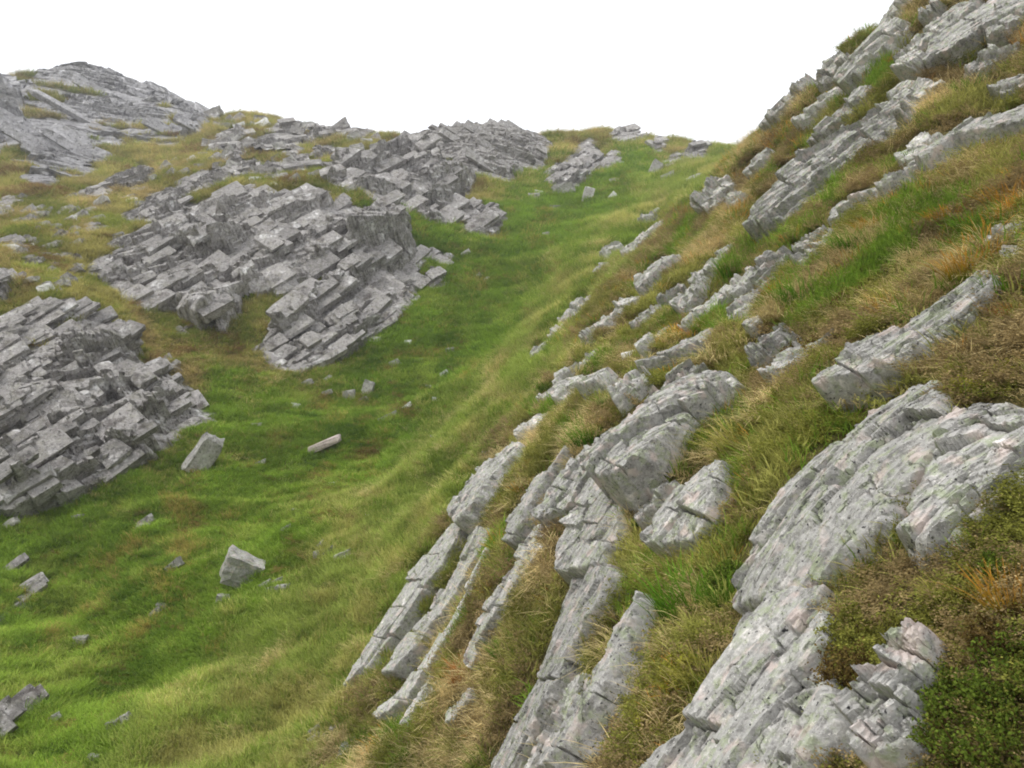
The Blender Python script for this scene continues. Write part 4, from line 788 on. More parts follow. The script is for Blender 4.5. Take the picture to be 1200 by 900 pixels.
MARKS = [('the upright boulder', 238, 535), ('the squat boulder', 288, 660), ('the flat pinkish slab', 380, 520), ('the upright stone pair', 425, 455), ('the pale flake', 455, 487), ('the pale buttress', 400, 425), ('the stepped crag', 150, 500),
 ('the lower left ledges', 30, 690), ('the half-buried dark rock', 25, 832), ('the outer left rib', 500, 700), ('the long thin ledge', 470, 815), ('the short thin ledge', 500, 828), ('the broken ledge', 510, 303), ('the ridge crag cluster', 562, 262), ('the pale slab outcrop', 670, 200),
 ('the low slab crag', 60, 380), ('the central crag', 150, 310), ('the white topped blocks', 190, 245), ('the narrow grey ledge', 74, 250), ('the great slab face', 70, 190), ('the gully-edge rib', 630, 412), ('the skyline hump', 350, 160), ('the angular outcrop', 348, 195), ('the squarish block', 396, 210), ('the flat grey rock', 75, 302), ('the far peak dip', 225, 152), ('the left-edge rocks', 4, 340), ('the gully head stones', 770, 200)]
USED = {}
def where(u, v):
    best = sorted(MARKS, key=lambda m: (m[1]-u)**2+(m[2]-v)**2)[0]; dx, dy = u-best[1], v-best[2]
    rel = ('right of ' if dx > 0 else 'left of ') if abs(dx) > 1.3*abs(dy) else ('below ' if dy > 0 else 'above ')
    key = rel+best[0]; USED.setdefault(key, []).append(math.hypot(dx, dy)); return key
def stones(pts, adj, surf, group, size, mats, seed, asp=.7, tilt=(-10, 40), name='stone', cat='stone', sink=.25):
    keys = {}
    for i, (u, v) in enumerate(pts):
        best = sorted(MARKS, key=lambda m: (m[1]-u)**2+(m[2]-v)**2)[0]; dx, dy = u-best[1], v-best[2]
        rel = ('right of ' if dx > 0 else 'left of ') if abs(dx) > 1.3*abs(dy) else ('below ' if dy > 0 else 'above ')
        keys.setdefault(rel+best[0], []).append((math.hypot(dx, dy), i))
    lab = {}
    for k, l in keys.items():
        l.sort(); o = ['nearest', 'second nearest', 'third nearest', 'fourth nearest', 'fifth nearest', 'sixth nearest', 'seventh nearest', 'eighth nearest']
        for j, (_, i) in enumerate(l): lab[i] = '%s %s, %s%s' % (adj, surf, (o[min(j, 7)]+' ' if len(l) > 1 else ''), k)
    for i, (u, v) in enumerate(pts):
        rn = random.Random(seed+i); s = hit1(u, v)[1]/F*rn.uniform(*size)
        boulder(lab[i], u, v, (s*1.4, s, s*asp), ang=rn.uniform(*tilt), seed=seed*3+i, mat=mats[i % len(mats)], sink=sink, name=name, cat=cat, group=group, sub=2, rough=.09)
stones([(478, 402), (491, 424), (463, 428), (560, 325), (348, 601), (336, 621), (390, 568), (383, 463), (384, 446), (346, 477), (306, 544), (426, 470), (478, 478), (504, 455), (528, 412), (570, 330), (590, 205), (625, 234), (630, 229), (720, 214), (650, 246), (512, 470), (512, 516), (572, 532), (433, 606), (440, 400), (545, 300), (520, 440), (360, 452), (300, 500)],
       'small pale stone', 'in green gully grass', 'small pale stones in the gully grass', (6, 10), [M_white, M_mid, M_mid], 200)
stones([(378, 652), (388, 648), (404, 655), (378, 640), (320, 692), (326, 684), (312, 688), (332, 692), (184, 720), (190, 712), (96, 752), (136, 852), (146, 846), (404, 888), (110, 890), (396, 856), (384, 862), (372, 866), (410, 880), (414, 872), (62, 845), (168, 620), (172, 617), (372, 858), (12, 618), (265, 705), (92, 608), (206, 668)],
       'small grey stone', 'in lower gully turf', 'small grey stones in the lower gully', (8, 14), [M_mid], 300, .75, (-10, 50))
stones([(66, 269), (52, 267), (14, 295), (88, 278), (70, 288), (36, 292), (110, 318), (50, 303), (54, 343), (80, 333), (12, 283), (156, 238), (148, 285), (34, 252), (24, 264), (48, 256), (60, 330), (308, 150), (322, 212), (346, 214), (320, 220), (410, 226), (270, 150), (282, 152), (278, 168), (240, 185), (225, 190), (205, 192), (236, 198), (300, 214), (160, 226), (120, 242), (84, 262), (180, 212), (140, 280)],
       'small grey stone', 'on left slope turf', 'small stones on the left slope', (7, 13), [M_mid, M_mid, M_white], 400, .7, (0, 40))
SCR = [(150+i*6.5+random.Random(i).uniform(-3, 3), 93+i*2.75+random.Random(i+9).uniform(2, 9)) for i in range(22)]
ORD = ['topmost', 'second', 'third', 'fourth', 'fifth', 'sixth', 'seventh', 'eighth', 'ninth', 'tenth', 'eleventh', 'twelfth', 'thirteenth', 'fourteenth', 'fifteenth', 'sixteenth', 'seventeenth', 'eighteenth', 'nineteenth', 'twentieth', 'twenty-first', 'lowest']
for k, (u, v) in enumerate(SCR):
    rn = random.Random(120+k); s = hit1(u, v)[1]/F*rn.uniform(5, 9)
    boulder(ORD[k]+' pale scree boulder down the right skyline of the far peak', u, v, (s*1.4, s, s*.9), ang=rn.uniform(-30, 40), seed=500+k, mat=M_peak, sink=.25, group='scree boulders on the far peak', sub=2, rough=.09)

rnr = random.Random(77); RID = []
while len(RID) < 64:
    u, v = rnr.uniform(236, 470), rnr.uniform(138, 214)
    top = np.interp(u, [236, 300, 400, 470], [136, 141, 153, 163])
    if v > top and all((u-a)**2+((v-b)*1.6)**2 > 75 for a, b in RID): RID.append((u, v))
MARKS += [('the long grey rocks', 325, 167), ('the dark slanting ledges', 418, 157), ('the two-step rocks', 382, 180), ('the skyline dip', 260, 140), ('the thin high ledge', 336, 150), ('the thin block row', 250, 212), ('the slabby crag', 430, 205), ('the pale high ledge', 380, 157), ('the low light rocks', 320, 200), ('the scattered pale rocks', 276, 182)]
stones(RID, 'grey boulder', 'on the rocky skyline slope', 'boulders on the rocky slope below the skyline', (7, 15), [M_left, M_mid, M_left], 900, .8, (-20, 45), name='boulder', cat='boulder')

rnl = random.Random(31); LED = []
while len(LED) < 46:
    u, v = rnl.uniform(4, 250), rnl.uniform(196, 352)
    if v < 330-.55*u+ (60 if u < 100 else 0) and v > 236-.12*u-(20 if u > 120 else 0) and not MASK[int(v)-MY0, int(u)-MX0] and all((u-a)**2+((v-b)*1.7)**2 > 110 for a, b in LED+RID): LED.append((u, v))
    elif rnl.random() < .004: LED.append((u, 255+rnl.uniform(0, 40)))
stones(LED, 'low grey rock', 'half buried in olive turf', 'half-buried rocks on the upper left slope', (8, 17), [M_left, M_left, M_mid], 1300, .55, (10, 40), name='rock', cat='rock', sink=.4)
# ------------------------------------------------------------------ vegetation map: what grows where
ZP = []   # (zone, u, v): G lush gully grass, F paler grass of the near flank, O olive moor grass of the far slope, R mixed moor of the near slope
for z, pts in {
 'G': [(50, 700), (150, 650), (250, 600), (330, 500), (420, 540), (450, 450), (520, 400), (560, 330), (620, 290), (680, 245), (740, 205), (60, 850), (150, 800), (180, 700), (600, 250), (560, 390), (20, 640), (260, 460), (330, 640), (640, 250), (760, 190), (510, 290)],
 'F': [(220, 880), (300, 800), (380, 700), (450, 640), (520, 560), (560, 490), (620, 430), (660, 370), (720, 290), (780, 230), (840, 190), (330, 880), (420, 770), (480, 600), (590, 470), (690, 300)],
 'O': [(60, 310), (120, 260), (30, 250), (200, 200), (300, 180), (260, 230), (380, 170), (180, 410), (140, 380), (30, 370), (250, 150), (450, 170), (340, 215), (100, 350), (20, 430), (120, 130), (180, 120), (200, 430), (60, 200), (700, 165), (780, 178), (560, 230), (280, 420)],
 'R': [(480, 870), (560, 860), (620, 760), (560, 720), (640, 600), (620, 500), (700, 420), (760, 380), (820, 300), (880, 230), (920, 160), (1000, 120), (1080, 110), (1150, 90), (1150, 240), (1050, 300), (950, 360), (900, 500), (850, 540), (820, 700), (1000, 430), (1100, 700), (1180, 660), (1150, 400), (1180, 850), (430, 860), (680, 500), (800, 250), (860, 200), (740, 340), (1050, 20)],
}.items():
    for (u, v) in pts: ZP.append((z, u, v))
zp = np.array([hit1(u, v) for _, u, v in ZP]); zz = np.array(['GFOR'.index(z) for z, _, _ in ZP]); zd = np.stack([dom(zp[:, 0], zp[:, 1])[0]*3.0, dom(zp[:, 0], zp[:, 1])[1]*1.3], 1)
def zones(x, y):
    p, l = dom(x, y); q = np.stack([p*3.0, l*1.3], 1); w = np.zeros((len(x), 4))
    P = np.stack([x, y, x*0], 1); q = q+np.stack([gnoise(P/4), gnoise(P/4+50)], 1)*.10
    for s in range(0, len(x), 40000):
        d2 = ((q[s:s+40000, None]-zd[None])**2).sum(2)+1e-4; k = d2**-2.2
        for z in range(4): w[s:s+40000, z] = k[:, zz == z].sum(1)
    return w/w.sum(1, keepdims=True)
def maskat(P, arr=None):
    u, v = project(P); arr = MASK if arr is None else arr
    i = np.round(v-MY0).astype(int); j = np.round(u-MX0).astype(int)
    ok = (P[:, 1] > .5) & (i >= 0) & (i < arr.shape[0]) & (j >= 0) & (j < arr.shape[1]); out = np.zeros(len(P), arr.dtype)
    out[ok] = arr[i[ok], j[ok]]; return out

GV = np.stack([X, Yw, Z], 1)
wz = zones(X, Yw)
ZCOL = np.array([s2l(88, 110, 36), s2l(108, 120, 54), s2l(108, 104, 52), s2l(96, 90, 54)])
vc = wz@ZCOL
# visible part of the ground (first surface along each azimuth)
cm = np.maximum.accumulate(np.where(LR > 0, TG, -9), axis=1); VIS = (TG >= np.concatenate([np.full((len(PH), 1), -9), cm[:, :-1]], 1)-.004)
bare = maskat(GV, BARE)*VIS.ravel()
vc = vc*(1-bare[:, None])+np.array(s2l(104, 102, 100))*bare[:, None]
ni, nj = gp.shape; idx = np.arange(ni*nj).reshape(ni, nj)
fq = np.stack([idx[:-1, :-1], idx[1:, :-1], idx[1:, 1:], idx[:-1, 1:]], -1).reshape(-1, 4)[:, ::-1]
cen = len(GV)
Va = np.concatenate([GV+np.array([0, 0, EYE]), [[0, 0, EYE+float(ZG[:, 0].mean())]]])
me = mesh_np('hillside', Va, fq, M_ground, True)
tri = [(cen, int(idx[i, 0]), int(idx[i+1, 0])) for i in range(ni-1)]
at = me.attributes.new('veg', 'FLOAT_COLOR', 'POINT'); at.data.foreach_set('color', np.concatenate([np.concatenate([vc, [vc[0]]]), np.ones((len(Va), 1))], 1).astype(np.float32).ravel())
hs = link('hillside', me); tag(hs, 'grassy mountain gully with its two slopes and skyline ridge', None, None, 'structure')
# ------------------------------------------------------------------ grass and moor plants
def tuft_mesh(name, nb, h, spread, curve, width, seg=3, seed=0, mat=None, lean=0.35, rad=.12):
    """a tussock: curved tapering blades leaving a small base in all directions"""
    rn = np.random.default_rng(seed); V = []; Fq = []; tip = []
    for b in range(nb):
        a = rn.uniform(0, 6.283); r0 = rad*math.sqrt(rn.random()); base = np.array([r0*math.cos(a), r0*math.sin(a), -.03*h])
        a2 = a+rn.normal(0, .7); d = np.array([math.cos(a2), math.sin(a2), 0]); sd = np.array([-d[1], d[0], 0])*math.copysign(1, rn.random()-.5)
        H = h*rn.uniform(.5, 1.15); ln = H*(spread*rn.uniform(.2, 1.3)); w = width*rn.uniform(.6, 1.3)
        i0 = len(V)
        for k in range(seg):
            t = k/seg; z = H*(t-curve*t*t*rn.uniform(.5, 1.2)); p = base+d*(ln*(t**1.5))+np.array([0, 0, z]); ww = w*(1-t)**.7
            V += [p-sd*ww, p+sd*ww]; tip += [t, t]
        z = H*(1-curve*rn.uniform(.7, 1.2)); V.append(base+d*ln+np.array([0, 0, z])); tip.append(1.0)
        for k in range(seg-1):
            q = i0+2*k; Fq += [(q, q+1, q+3), (q, q+3, q+2)]
        q = i0+2*(seg-1); Fq.append((q, q+1, i0+2*seg))
    me = mesh_np(name, V, Fq, mat, False); at = me.attributes.new('tip', 'FLOAT', 'POINT'); at.data.foreach_set('value', np.array(tip, np.float32)); return me
def leafy_mesh(name, ns, h, rad, leaf, per, seed=0, mat=None, stem=True):
    """a dwarf shrub: wiry stems set with many little leaves"""
    rn = np.random.default_rng(seed); V = []; Fq = []; tip = []
    for s in range(ns):
        a = rn.uniform(0, 6.283); r0 = rad*.6*math.sqrt(rn.random()); p0 = np.array([r0*math.cos(a), r0*math.sin(a), -.02]); H = h*rn.uniform(.55, 1.1)
        d = np.array([math.cos(a), math.sin(a), 0])*rad*rn.uniform(.2, .9); p1 = p0+d+np.array([0, 0, H])
        if stem:
            sdv = np.array([-math.sin(a), math.cos(a), 0])*.0022*max(1, h/.15); i0 = len(V); V += [p0-sdv, p0+sdv, p1]; tip += [0, 0, .2]; Fq.append((i0, i0+1, i0+2))
        for l in range(per):
            t = rn.uniform(.3, 1.05); c = p0+(p1-p0)*t+rn.normal(0, .012, 3)*h/.15; ld = rn.normal(0, 1, 3); ld[2] = abs(ld[2])*.5+.2; ld /= np.linalg.norm(ld)
            sx = np.cross(ld, rn.normal(0, 1, 3)); sx /= np.linalg.norm(sx)+1e-9; L = leaf*rn.uniform(.6, 1.3); i0 = len(V)
            V += [c, c+ld*L*.5+sx*L*.3, c+ld*L, c+ld*L*.5-sx*L*.3]; k = .3+.7*rn.random(); tip += [k]*4; Fq += [(i0, i0+1, i0+2), (i0, i0+2, i0+3)]
    me = mesh_np(name, V, Fq, mat, False); at = me.attributes.new('tip', 'FLOAT', 'POINT'); at.data.foreach_set('value', np.array(tip, np.float32)); return me

def bush_parts(ns, h, rad, leaf, per, seed, mstem, mleaf):
    rn = np.random.default_rng(seed); V = []; Fq = []; SV = []; SF = []; tip = []
    for s in range(ns):
        a = rn.uniform(0, 6.283); r0 = rad*.75*math.sqrt(rn.random()); p0 = np.array([r0*math.cos(a), r0*math.sin(a), -.05*h]); H = h*rn.uniform(.45, 1.1)*(1-.35*(r0/rad)**2)
        a2 = a+rn.normal(0, .8); p1 = p0+np.array([math.cos(a2), math.sin(a2), 0])*rad*rn.uniform(.1, .4)+np.array([0, 0, H])
        w = .006*h+.0012; mdl = (p0+p1)/2+rn.normal(0, .05*h, 3)
        for (u0, u1, w0, w1) in ((p0, mdl, w, w*.7), (mdl, p1, w*.7, w*.25)):
            i0 = len(SV); SV += [u0+np.array([w0, 0, 0]), u0+np.array([-w0*.5, w0*.87, 0]), u0+np.array([-w0*.5, -w0*.87, 0]), u1+np.array([w1, 0, 0]), u1+np.array([-w1*.5, w1*.87, 0]), u1+np.array([-w1*.5, -w1*.87, 0])]
            for k in range(3): j = (k+1) % 3; SF += [(i0+k, i0+j, i0+3+j), (i0+k, i0+3+j, i0+3+k)]
        for l in range(per):
            t = rn.uniform(.25, 1.05); c = (p0*(1-t)**2+2*mdl*t*(1-t)+p1*t*t)+rn.normal(0, .05*h, 3); ld = rn.normal(0, 1, 3); ld[2] = abs(ld[2])*.4+.2; ld /= np.linalg.norm(ld)
            sx = np.cross(ld, rn.normal(0, 1, 3)); sx /= np.linalg.norm(sx)+1e-9; L = leaf*rn.uniform(.6, 1.3); i0 = len(V)
            V += [c, c+ld*L*.5+sx*L*.32, c+ld*L, c+ld*L*.5-sx*L*.32]; tip += [rn.random()]*4; Fq += [(i0, i0+1, i0+2), (i0, i0+2, i0+3)]
    me = mesh_np('leaves', V, Fq, mleaf, False); at = me.attributes.new('tip', 'FLOAT', 'POINT'); at.data.foreach_set('value', np.array(tip, np.float32))
    return mesh_np('stems', SV, SF, mstem, False), me
def scatter(name, label, P, rot, scl, tint, tint2, protos):
    """one ground-cover object: a point per tussock, each point set with one of a few tussock meshes"""
    pc = bpy.data.collections.new(name+'_kinds')
    for k, me in enumerate(protos): pc.objects.link(bpy.data.objects.new(name+'_kind_%02d' % k, me))
    me = bpy.data.meshes.new(name); me.vertices.add(len(P)); me.vertices.foreach_set('co', world(P).astype(np.float32).ravel())
    def add(nm, ty, key, arr): a = me.attributes.new(nm, ty, 'POINT'); a.data.foreach_set(key, np.ascontiguousarray(arr, np.float32).ravel())
    add('rot', 'FLOAT_VECTOR', 'vector', rot); add('scl', 'FLOAT_VECTOR', 'vector', scl)
    one = np.ones((len(P), 1)); add('tint', 'FLOAT_COLOR', 'color', np.concatenate([tint, one], 1)); add('tint_tip', 'FLOAT_COLOR', 'color', np.concatenate([tint2, one], 1))
    k = me.attributes.new('pick', 'INT', 'POINT'); k.data.foreach_set('value', RNG.integers(0, len(protos), len(P)).astype(np.int32))
    me.update(); ob = link(name, me)
    g = bpy.data.node_groups.new(name, 'GeometryNodeTree')
    g.interface.new_socket('Geometry', in_out='INPUT', socket_type='NodeSocketGeometry'); g.interface.new_socket('Geometry', in_out='OUTPUT', socket_type='NodeSocketGeometry')
    gi = g.nodes.new('NodeGroupInput'); go = g.nodes.new('NodeGroupOutput'); ip = g.nodes.new('GeometryNodeInstanceOnPoints'); ci = g.nodes.new('GeometryNodeCollectionInfo')
    ci.inputs['Collection'].default_value = pc; ci.inputs['Separate Children'].default_value = True; ci.inputs['Reset Children'].default_value = True
    def na(nm, dt):
        nn = g.nodes.new('GeometryNodeInputNamedAttribute'); nn.data_type = dt; nn.inputs['Name'].default_value = nm; return nn.outputs['Attribute']
    g.links.new(gi.outputs[0], ip.inputs['Points']); g.links.new(ci.outputs[0], ip.inputs['Instance']); ip.inputs['Pick Instance'].default_value = True
    g.links.new(na('pick', 'INT'), ip.inputs['Instance Index']); g.links.new(na('rot', 'FLOAT_VECTOR'), ip.inputs['Rotation']); g.links.new(na('scl', 'FLOAT_VECTOR'), ip.inputs['Scale'])
    g.links.new(ip.outputs[0], go.inputs[0])
    m = ob.modifiers.new('tussocks', 'NODES'); m.node_group = g
    return tag(ob, label, None, None, 'stuff')

# sample the ground: as many tussocks per square metre as their size asks for
va, vb, vcn, vd = (GV[fq[:, k]] for k in range(4))
fc = (va+vb+vcn+vd)/4; fn = np.cross(vcn-va, vd-vb); area = .5*np.linalg.norm(fn, axis=1); fn /= np.linalg.norm(fn, axis=1)[:, None]+1e-12; fn[fn[:, 2] < 0] *= -1
dist = np.linalg.norm(fc, axis=1); phf = np.arctan2(fc[:, 0], fc[:, 1])
visf = VIS.ravel()[fq].any(1)
inview = (np.abs(phf) < .60)
sizef = np.minimum(.085+.0062*dist, .045+.018*dist)
dens = 7.0/sizef**2*np.where(inview, np.where(visf, 1, .12), np.where(np.abs(phf) < .9, .25, 0))*(dist < 165)*(dist > 1.1)
cnt = RNG.poisson(np.minimum(dens*area, 60)); fi = np.repeat(np.arange(len(fq)), cnt); m_ = len(fi)
ru, rv = RNG.random(m_), RNG.random(m_)
Pt = (va[fi]*((1-ru)*(1-rv))[:, None]+vb[fi]*(ru*(1-rv))[:, None]+vcn[fi]*(ru*rv)[:, None]+vd[fi]*((1-ru)*rv)[:, None])
nrm = fn[fi]; sz = sizef[fi]; dd = dist[fi]
keep = ~(maskat(Pt).astype(bool) & visf[fi])
Pt, nrm, sz, dd = Pt[keep], nrm[keep], sz[keep], dd[keep]
EP = np.concatenate(EDGE); EP = EP[~maskat(EP).astype(bool)]; ed_ = np.linalg.norm(EP, axis=1); EP, ed_ = EP[(ed_ > 1.2) & (ed_ < 60)], ed_[(ed_ > 1.2) & (ed_ < 60)]
Pt = np.concatenate([Pt, EP]); en = gnormal(EP[:, 0], EP[:, 1]); nrm = np.concatenate([nrm, en/np.linalg.norm(en, axis=1)[:, None]]); dd = np.concatenate([dd, ed_]); sz = np.concatenate([sz, np.minimum(.085+.0062*ed_, .045+.018*ed_)])
w4 = zones(Pt[:, 0], Pt[:, 1])
zc = (w4.cumsum(1) > RNG.random(len(Pt))[:, None]).argmax(1)
# plants of each zone: (root colour, tip colour, height factor, weight, habit)
c_ = s2l
SPEC = {
 0: [(c_(82, 103, 34), c_(112, 132, 50), .58, 5, 'g'), (c_(94, 108, 42), c_(128, 140, 64), .6, 2.4, 'g'), (c_(66, 88, 28), c_(94, 116, 42), .55, 2.4, 'g'), (c_(102, 96, 46), c_(144, 132, 72), .6, 1.3, 'g'), (c_(78, 68, 40), c_(116, 100, 56), .5, .7, 'm')],
 1: [(c_(98, 112, 46), c_(136, 146, 74), .9, 4, 'g'), (c_(112, 114, 58), c_(158, 154, 92), .9, 3, 'g'), (c_(128, 118, 74), c_(180, 166, 116), .9, 1.5, 's'), (c_(84, 102, 38), c_(118, 134, 56), .8, 3, 'g')],
 2: [(c_(112, 110, 60), c_(154, 146, 88), .6, 4, 'g'), (c_(132, 120, 78), c_(178, 162, 114), .6, 2.4, 's'), (c_(94, 104, 48), c_(128, 134, 64), .6, 2.4, 'g'), (c_(92, 76, 50), c_(124, 102, 66), .5, 1, 'm')],
 3: [(c_(134, 120, 80), c_(196, 178, 132), .72, 2.1, 's'), (c_(104, 106, 52), c_(146, 142, 80), .62, 3.0, 'g'), (c_(78, 100, 34), c_(112, 136, 50), .8, 2.0, 'g'), (c_(98, 106, 44), c_(198, 132, 58), .9, .62, 'g'), (c_(94, 82, 58), c_(132, 116, 80), .6, 2.0, 'm'), (c_(76, 80, 36), c_(116, 116, 54), .6, 1.8, 'm')],
}
T1 = np.zeros((len(Pt), 3)); T2 = T1.copy(); HF = np.ones(len(Pt)); HB = np.zeros(len(Pt), int)
for z, sp in SPEC.items():
    s = np.where(zc == z)[0]; Q = Pt[s]; sc = np.clip(.35+.02*dd[s], .35, 1.6)[:, None]
    score = np.stack([gnoise(Q/sc+31*k)*1.1+.75*gnoise(Q/(sc*3.5)+7*k)+math.log(p[3])*.55+RNG.gumbel(size=len(s))*.22 for k, p in enumerate(sp)], 1)
    if z == 3: near = sstep(4.2, 2.2, dd[s]); score[:, 4] += 1.0*near; score[:, 5] += .9*near; score[:, 2] -= .7*near
    ch = score.argmax(1)
    for k, p in enumerate(sp):
        e = s[ch == k]; j = RNG.uniform(.78, 1.22, (len(e), 1)); T1[e] = np.array(p[0])*j; T2[e] = np.array(p[1])*j; HF[e] = p[2]; HB[e] = 'gsm'.index(p[4])
dry = .5+.5*gnoise(Pt/2.3+99)[:, None]; T2 = T2*(.85+.3*dry); mott = np.clip(1.60+(.5-.18*w4[:, 0]-.1*w4[:, 1])*fbm(Pt/(.5+.03*dd[:, None])+12, 3)+.32*w4[:, 0]+.18*w4[:, 1], 1.0, 2.5)[:, None]; T1 = T1*mott; T2 = T2*mott
yaw = RNG.uniform(0, 6.283, len(Pt)); tl = RNG.normal(0, .16, (len(Pt), 2))
ROT = np.stack([tl[:, 0]-.32*nrm[:, 1]/np.maximum(nrm[:, 2], .3), tl[:, 1]+.32*nrm[:, 0]/np.maximum(nrm[:, 2], .3), np.zeros(len(Pt))], 1)
# (tilt first about the fixed axes, then the spin is carried by the choice of tussock mesh)
ROT[:, 2] = yaw*0+RNG.choice(np.arange(12)*math.pi/6, len(Pt))
SC = sz*RNG.uniform(.75, 1.35, len(Pt))*(.72+.28*sstep(2.2, 4.5, dd)); SCL = np.stack([SC*1.5, SC*1.5, SC*HF*1.15], 1)
KG = [tuft_mesh('grass_tussock', 30, 1.0, .55, .25, .020, 3, 20+k, M_inst, rad=.5) for k in range(5)]
KS = [tuft_mesh('straw_tussock', 36, 1.0, .95, .6, .013, 3, 40+k, M_inst, rad=.42) for k in range(5)]
KM = [leafy_mesh('moss_cushion', 36, .75, .6, .075, 16, 60+k, M_inst, stem=False) for k in range(4)]
for hb, (nm, lab, pr) in enumerate([('gully_grass', 'short green and olive hill grass covering the gully and both slopes', KG), ('straw_grass', 'bleached straw-coloured moor grass drooping between the slabs', KS), ('heather_moss', 'brown and olive heather and moss cushions between the rocks', KM)]):
    e = HB == hb
    scatter(nm, lab, Pt[e]-nrm[e]*.01, ROT[e], SCL[e], T1[e], T2[e], pr)
print('tussocks', len(Pt), [int((HB == k).sum()) for k in range(3)], 'slab verts', NVERT)

# plants that stand out one by one
MG = {'green': blade_material('tuft_green', c_(62, 98, 22), c_(118, 156, 52)), 'orange': blade_material('tuft_orange', c_(98, 116, 34), c_(206, 142, 62)), 'straw': blade_material('tuft_straw', c_(140, 128, 78), c_(214, 196, 142)),
      'olive': blade_material('tuft_olive', c_(104, 116, 44), c_(176, 164, 88)), 'rust': blade_material('tuft_rust', c_(120, 92, 46), c_(190, 120, 60))}
TM = {}
def plant(label, u, v, hp, kind, wide=.9, group=None):
    """a tussock of blades standing at the pixel (u, v), hp pixels tall from here"""
    p = hit1(u, v); h = hp*p[1]/F*1.1; key = (kind, int(u) % 3)
    if key not in TM:
        TM[key] = tuft_mesh('grass_tuft', 170, 1.0, {'straw': 1.1, 'olive': .8}.get(kind, .55), {'straw': .6, 'olive': .35}.get(kind, .15), .013, 4, 700+len(TM), MG[kind], rad=.42)
    o = link('grass_tuft', TM[key]); n = gnormal(p[0:1], p[1:2])[0]; n /= np.linalg.norm(n); n = n*.35+np.array([0, 0, .65])
    o.rotation_euler = (Vector(n).to_track_quat('Z', 'Y')).to_euler(); o.scale = (h*wide*1.25, h*wide*1.25, h); o.location = world(p-n*.02*h)
    return tag(o, label, 'grass tuft', group)
GT = 'tufts of moor grass standing out on the near slope'
for a in [
 ('large bright green tuft in the middle of the bank right of the central rib', 812, 715, 66, 'green', 1.25),
 ('green tuft on the bank directly right of the large bright green tuft', 850, 708, 44, 'green', 1.0),
 ('straw tuft drooping over rock left of the tall fin', 738, 772, 58, 'straw', .9),
 ('straw tuft hanging under the large bright green tuft', 796, 762, 44, 'straw', .8),
 ('green tuft above the wedge slab, middle of the right slope', 850, 392, 26, 'green', 1.2),
 ('straw tuft with upright stalks beside the wedge slab', 842, 424, 36, 'straw', 1.1),
 ('blue-green looking tuft by the ribbed slab on the upper right slope', 858, 322, 30, 'green', 1.0),
 ('small green tuft in rusty turf near the white quartz stone', 756, 440, 18, 'green', 1.3),
 ('tiny green tuft at the foot of the rounded rock', 712, 474, 14, 'green', 1.4),
 ('broad green tuft left of the jutting block', 690, 516, 26, 'green', 1.4),
 ('low green tuft at the straw edge above the outer left rib', 618, 524, 14, 'green', 1.5),
 ('rust orange tuft below the thin ledges, left of the long lower slab', 548, 796, 28, 'rust', 1.2),
 ('green tuft in the cleft left of the central rib', 590, 768, 20, 'green', 1.3),
 ('olive tuft growing on the outer left rib', 512, 750, 22, 'olive', 1.2),
 ('green tuft in front of the ridged slab on the terrace', 1000, 290, 28, 'green', 1.4),
 ('long green tuft above the brown heather bank', 940, 352, 38, 'green', 1.2),
 ('orange tipped tuft left of the long green tuft', 914, 350, 26, 'orange', 1.0),
 ('glowing orange tuft in the middle of the heather bank', 1054, 372, 36, 'orange', 1.0),
 ('orange and green tuft under the dark rocks at the right edge', 1140, 322, 40, 'orange', 1.2),
 ('tall green tuft at the right edge below the pale rock', 1190, 350, 44, 'green', 1.2),
 ('small orange tuft at the tip of the narrow slab', 1160, 372, 24, 'orange', 1.3),
 ('rusty tuft at the right edge beside the narrow slab tip', 1192, 376, 26, 'rust', 1.2),
 ('orange tuft beside the ridged slab', 1022, 270, 20, 'orange', 1.3),
 ('green tuft in the orange terrace at the upper right', 1140, 274, 34, 'green', 1.3),
 ('orange tuft on the terrace left of the dark rocks', 1112, 262, 26, 'orange', 1.3),
 ('orange tuft at the right edge high on the terrace', 1186, 238, 30, 'orange', 1.4),
 ('green tuft growing on the long ribbed cliff slab', 1068, 192, 18, 'green', 1.5),
 ('yellow orange tuft under the wide cracked skyline slab', 1080, 108, 16, 'orange', 1.5),
 ('green tuft on the high grass terrace', 1136, 108, 20, 'green', 1.5),
 ('small orange tuft growing on the wide cracked skyline slab', 1050, 72, 10, 'orange', 1.5),
 ('orange tuft in the bottom right corner above the bilberry', 1188, 714, 54, 'orange', 1.0),
 ('pale green tuft among dry grass above the bilberry', 1120, 706, 44, 'olive', 1.0),
 ('big straw and olive tussock on the bank beside the largest foreground slab', 884, 530, 64, 'olive', 1.1),
 ('straw tussock at the upper end of the bank beside the white streaked slab', 905, 492, 46, 'straw', 1.1),
 ('olive tussock at the foot of the rounded grey-green rock', 842, 662, 34, 'olive', 1.2),
 ('straw tussock on the moss roll above the largest foreground slab', 1000, 474, 34, 'straw', 1.2),
 ('straw tussock in the brown heather bank', 920, 372, 30, 'straw', 1.2),
 ('olive tussock left of the bottom foreground slab', 830, 800, 46, 'olive', 1.0),
 ('straw fringe above the outer left rib', 592, 534, 18, 'straw', 1.5),
 ('straw tussock on top of the outer left rib block', 622, 566, 20, 'straw', 1.4),
]: plant(*a, group=GT)
M_stem = blade_material('woody_stems', c_(84, 62, 44), c_(110, 84, 60), trans=0)
MS_ = {'bilberry': blade_material('bilberry_leaves', c_(70, 86, 32), c_(118, 136, 54)), 'heather': blade_material('heather_leaves', c_(84, 66, 42), c_(128, 112, 62)), 'mixed': blade_material('mixed_heath_leaves', c_(82, 84, 38), c_(140, 138, 66)), 'moss': blade_material('yellow_moss_leaves', c_(112, 112, 40), c_(166, 164, 68))}
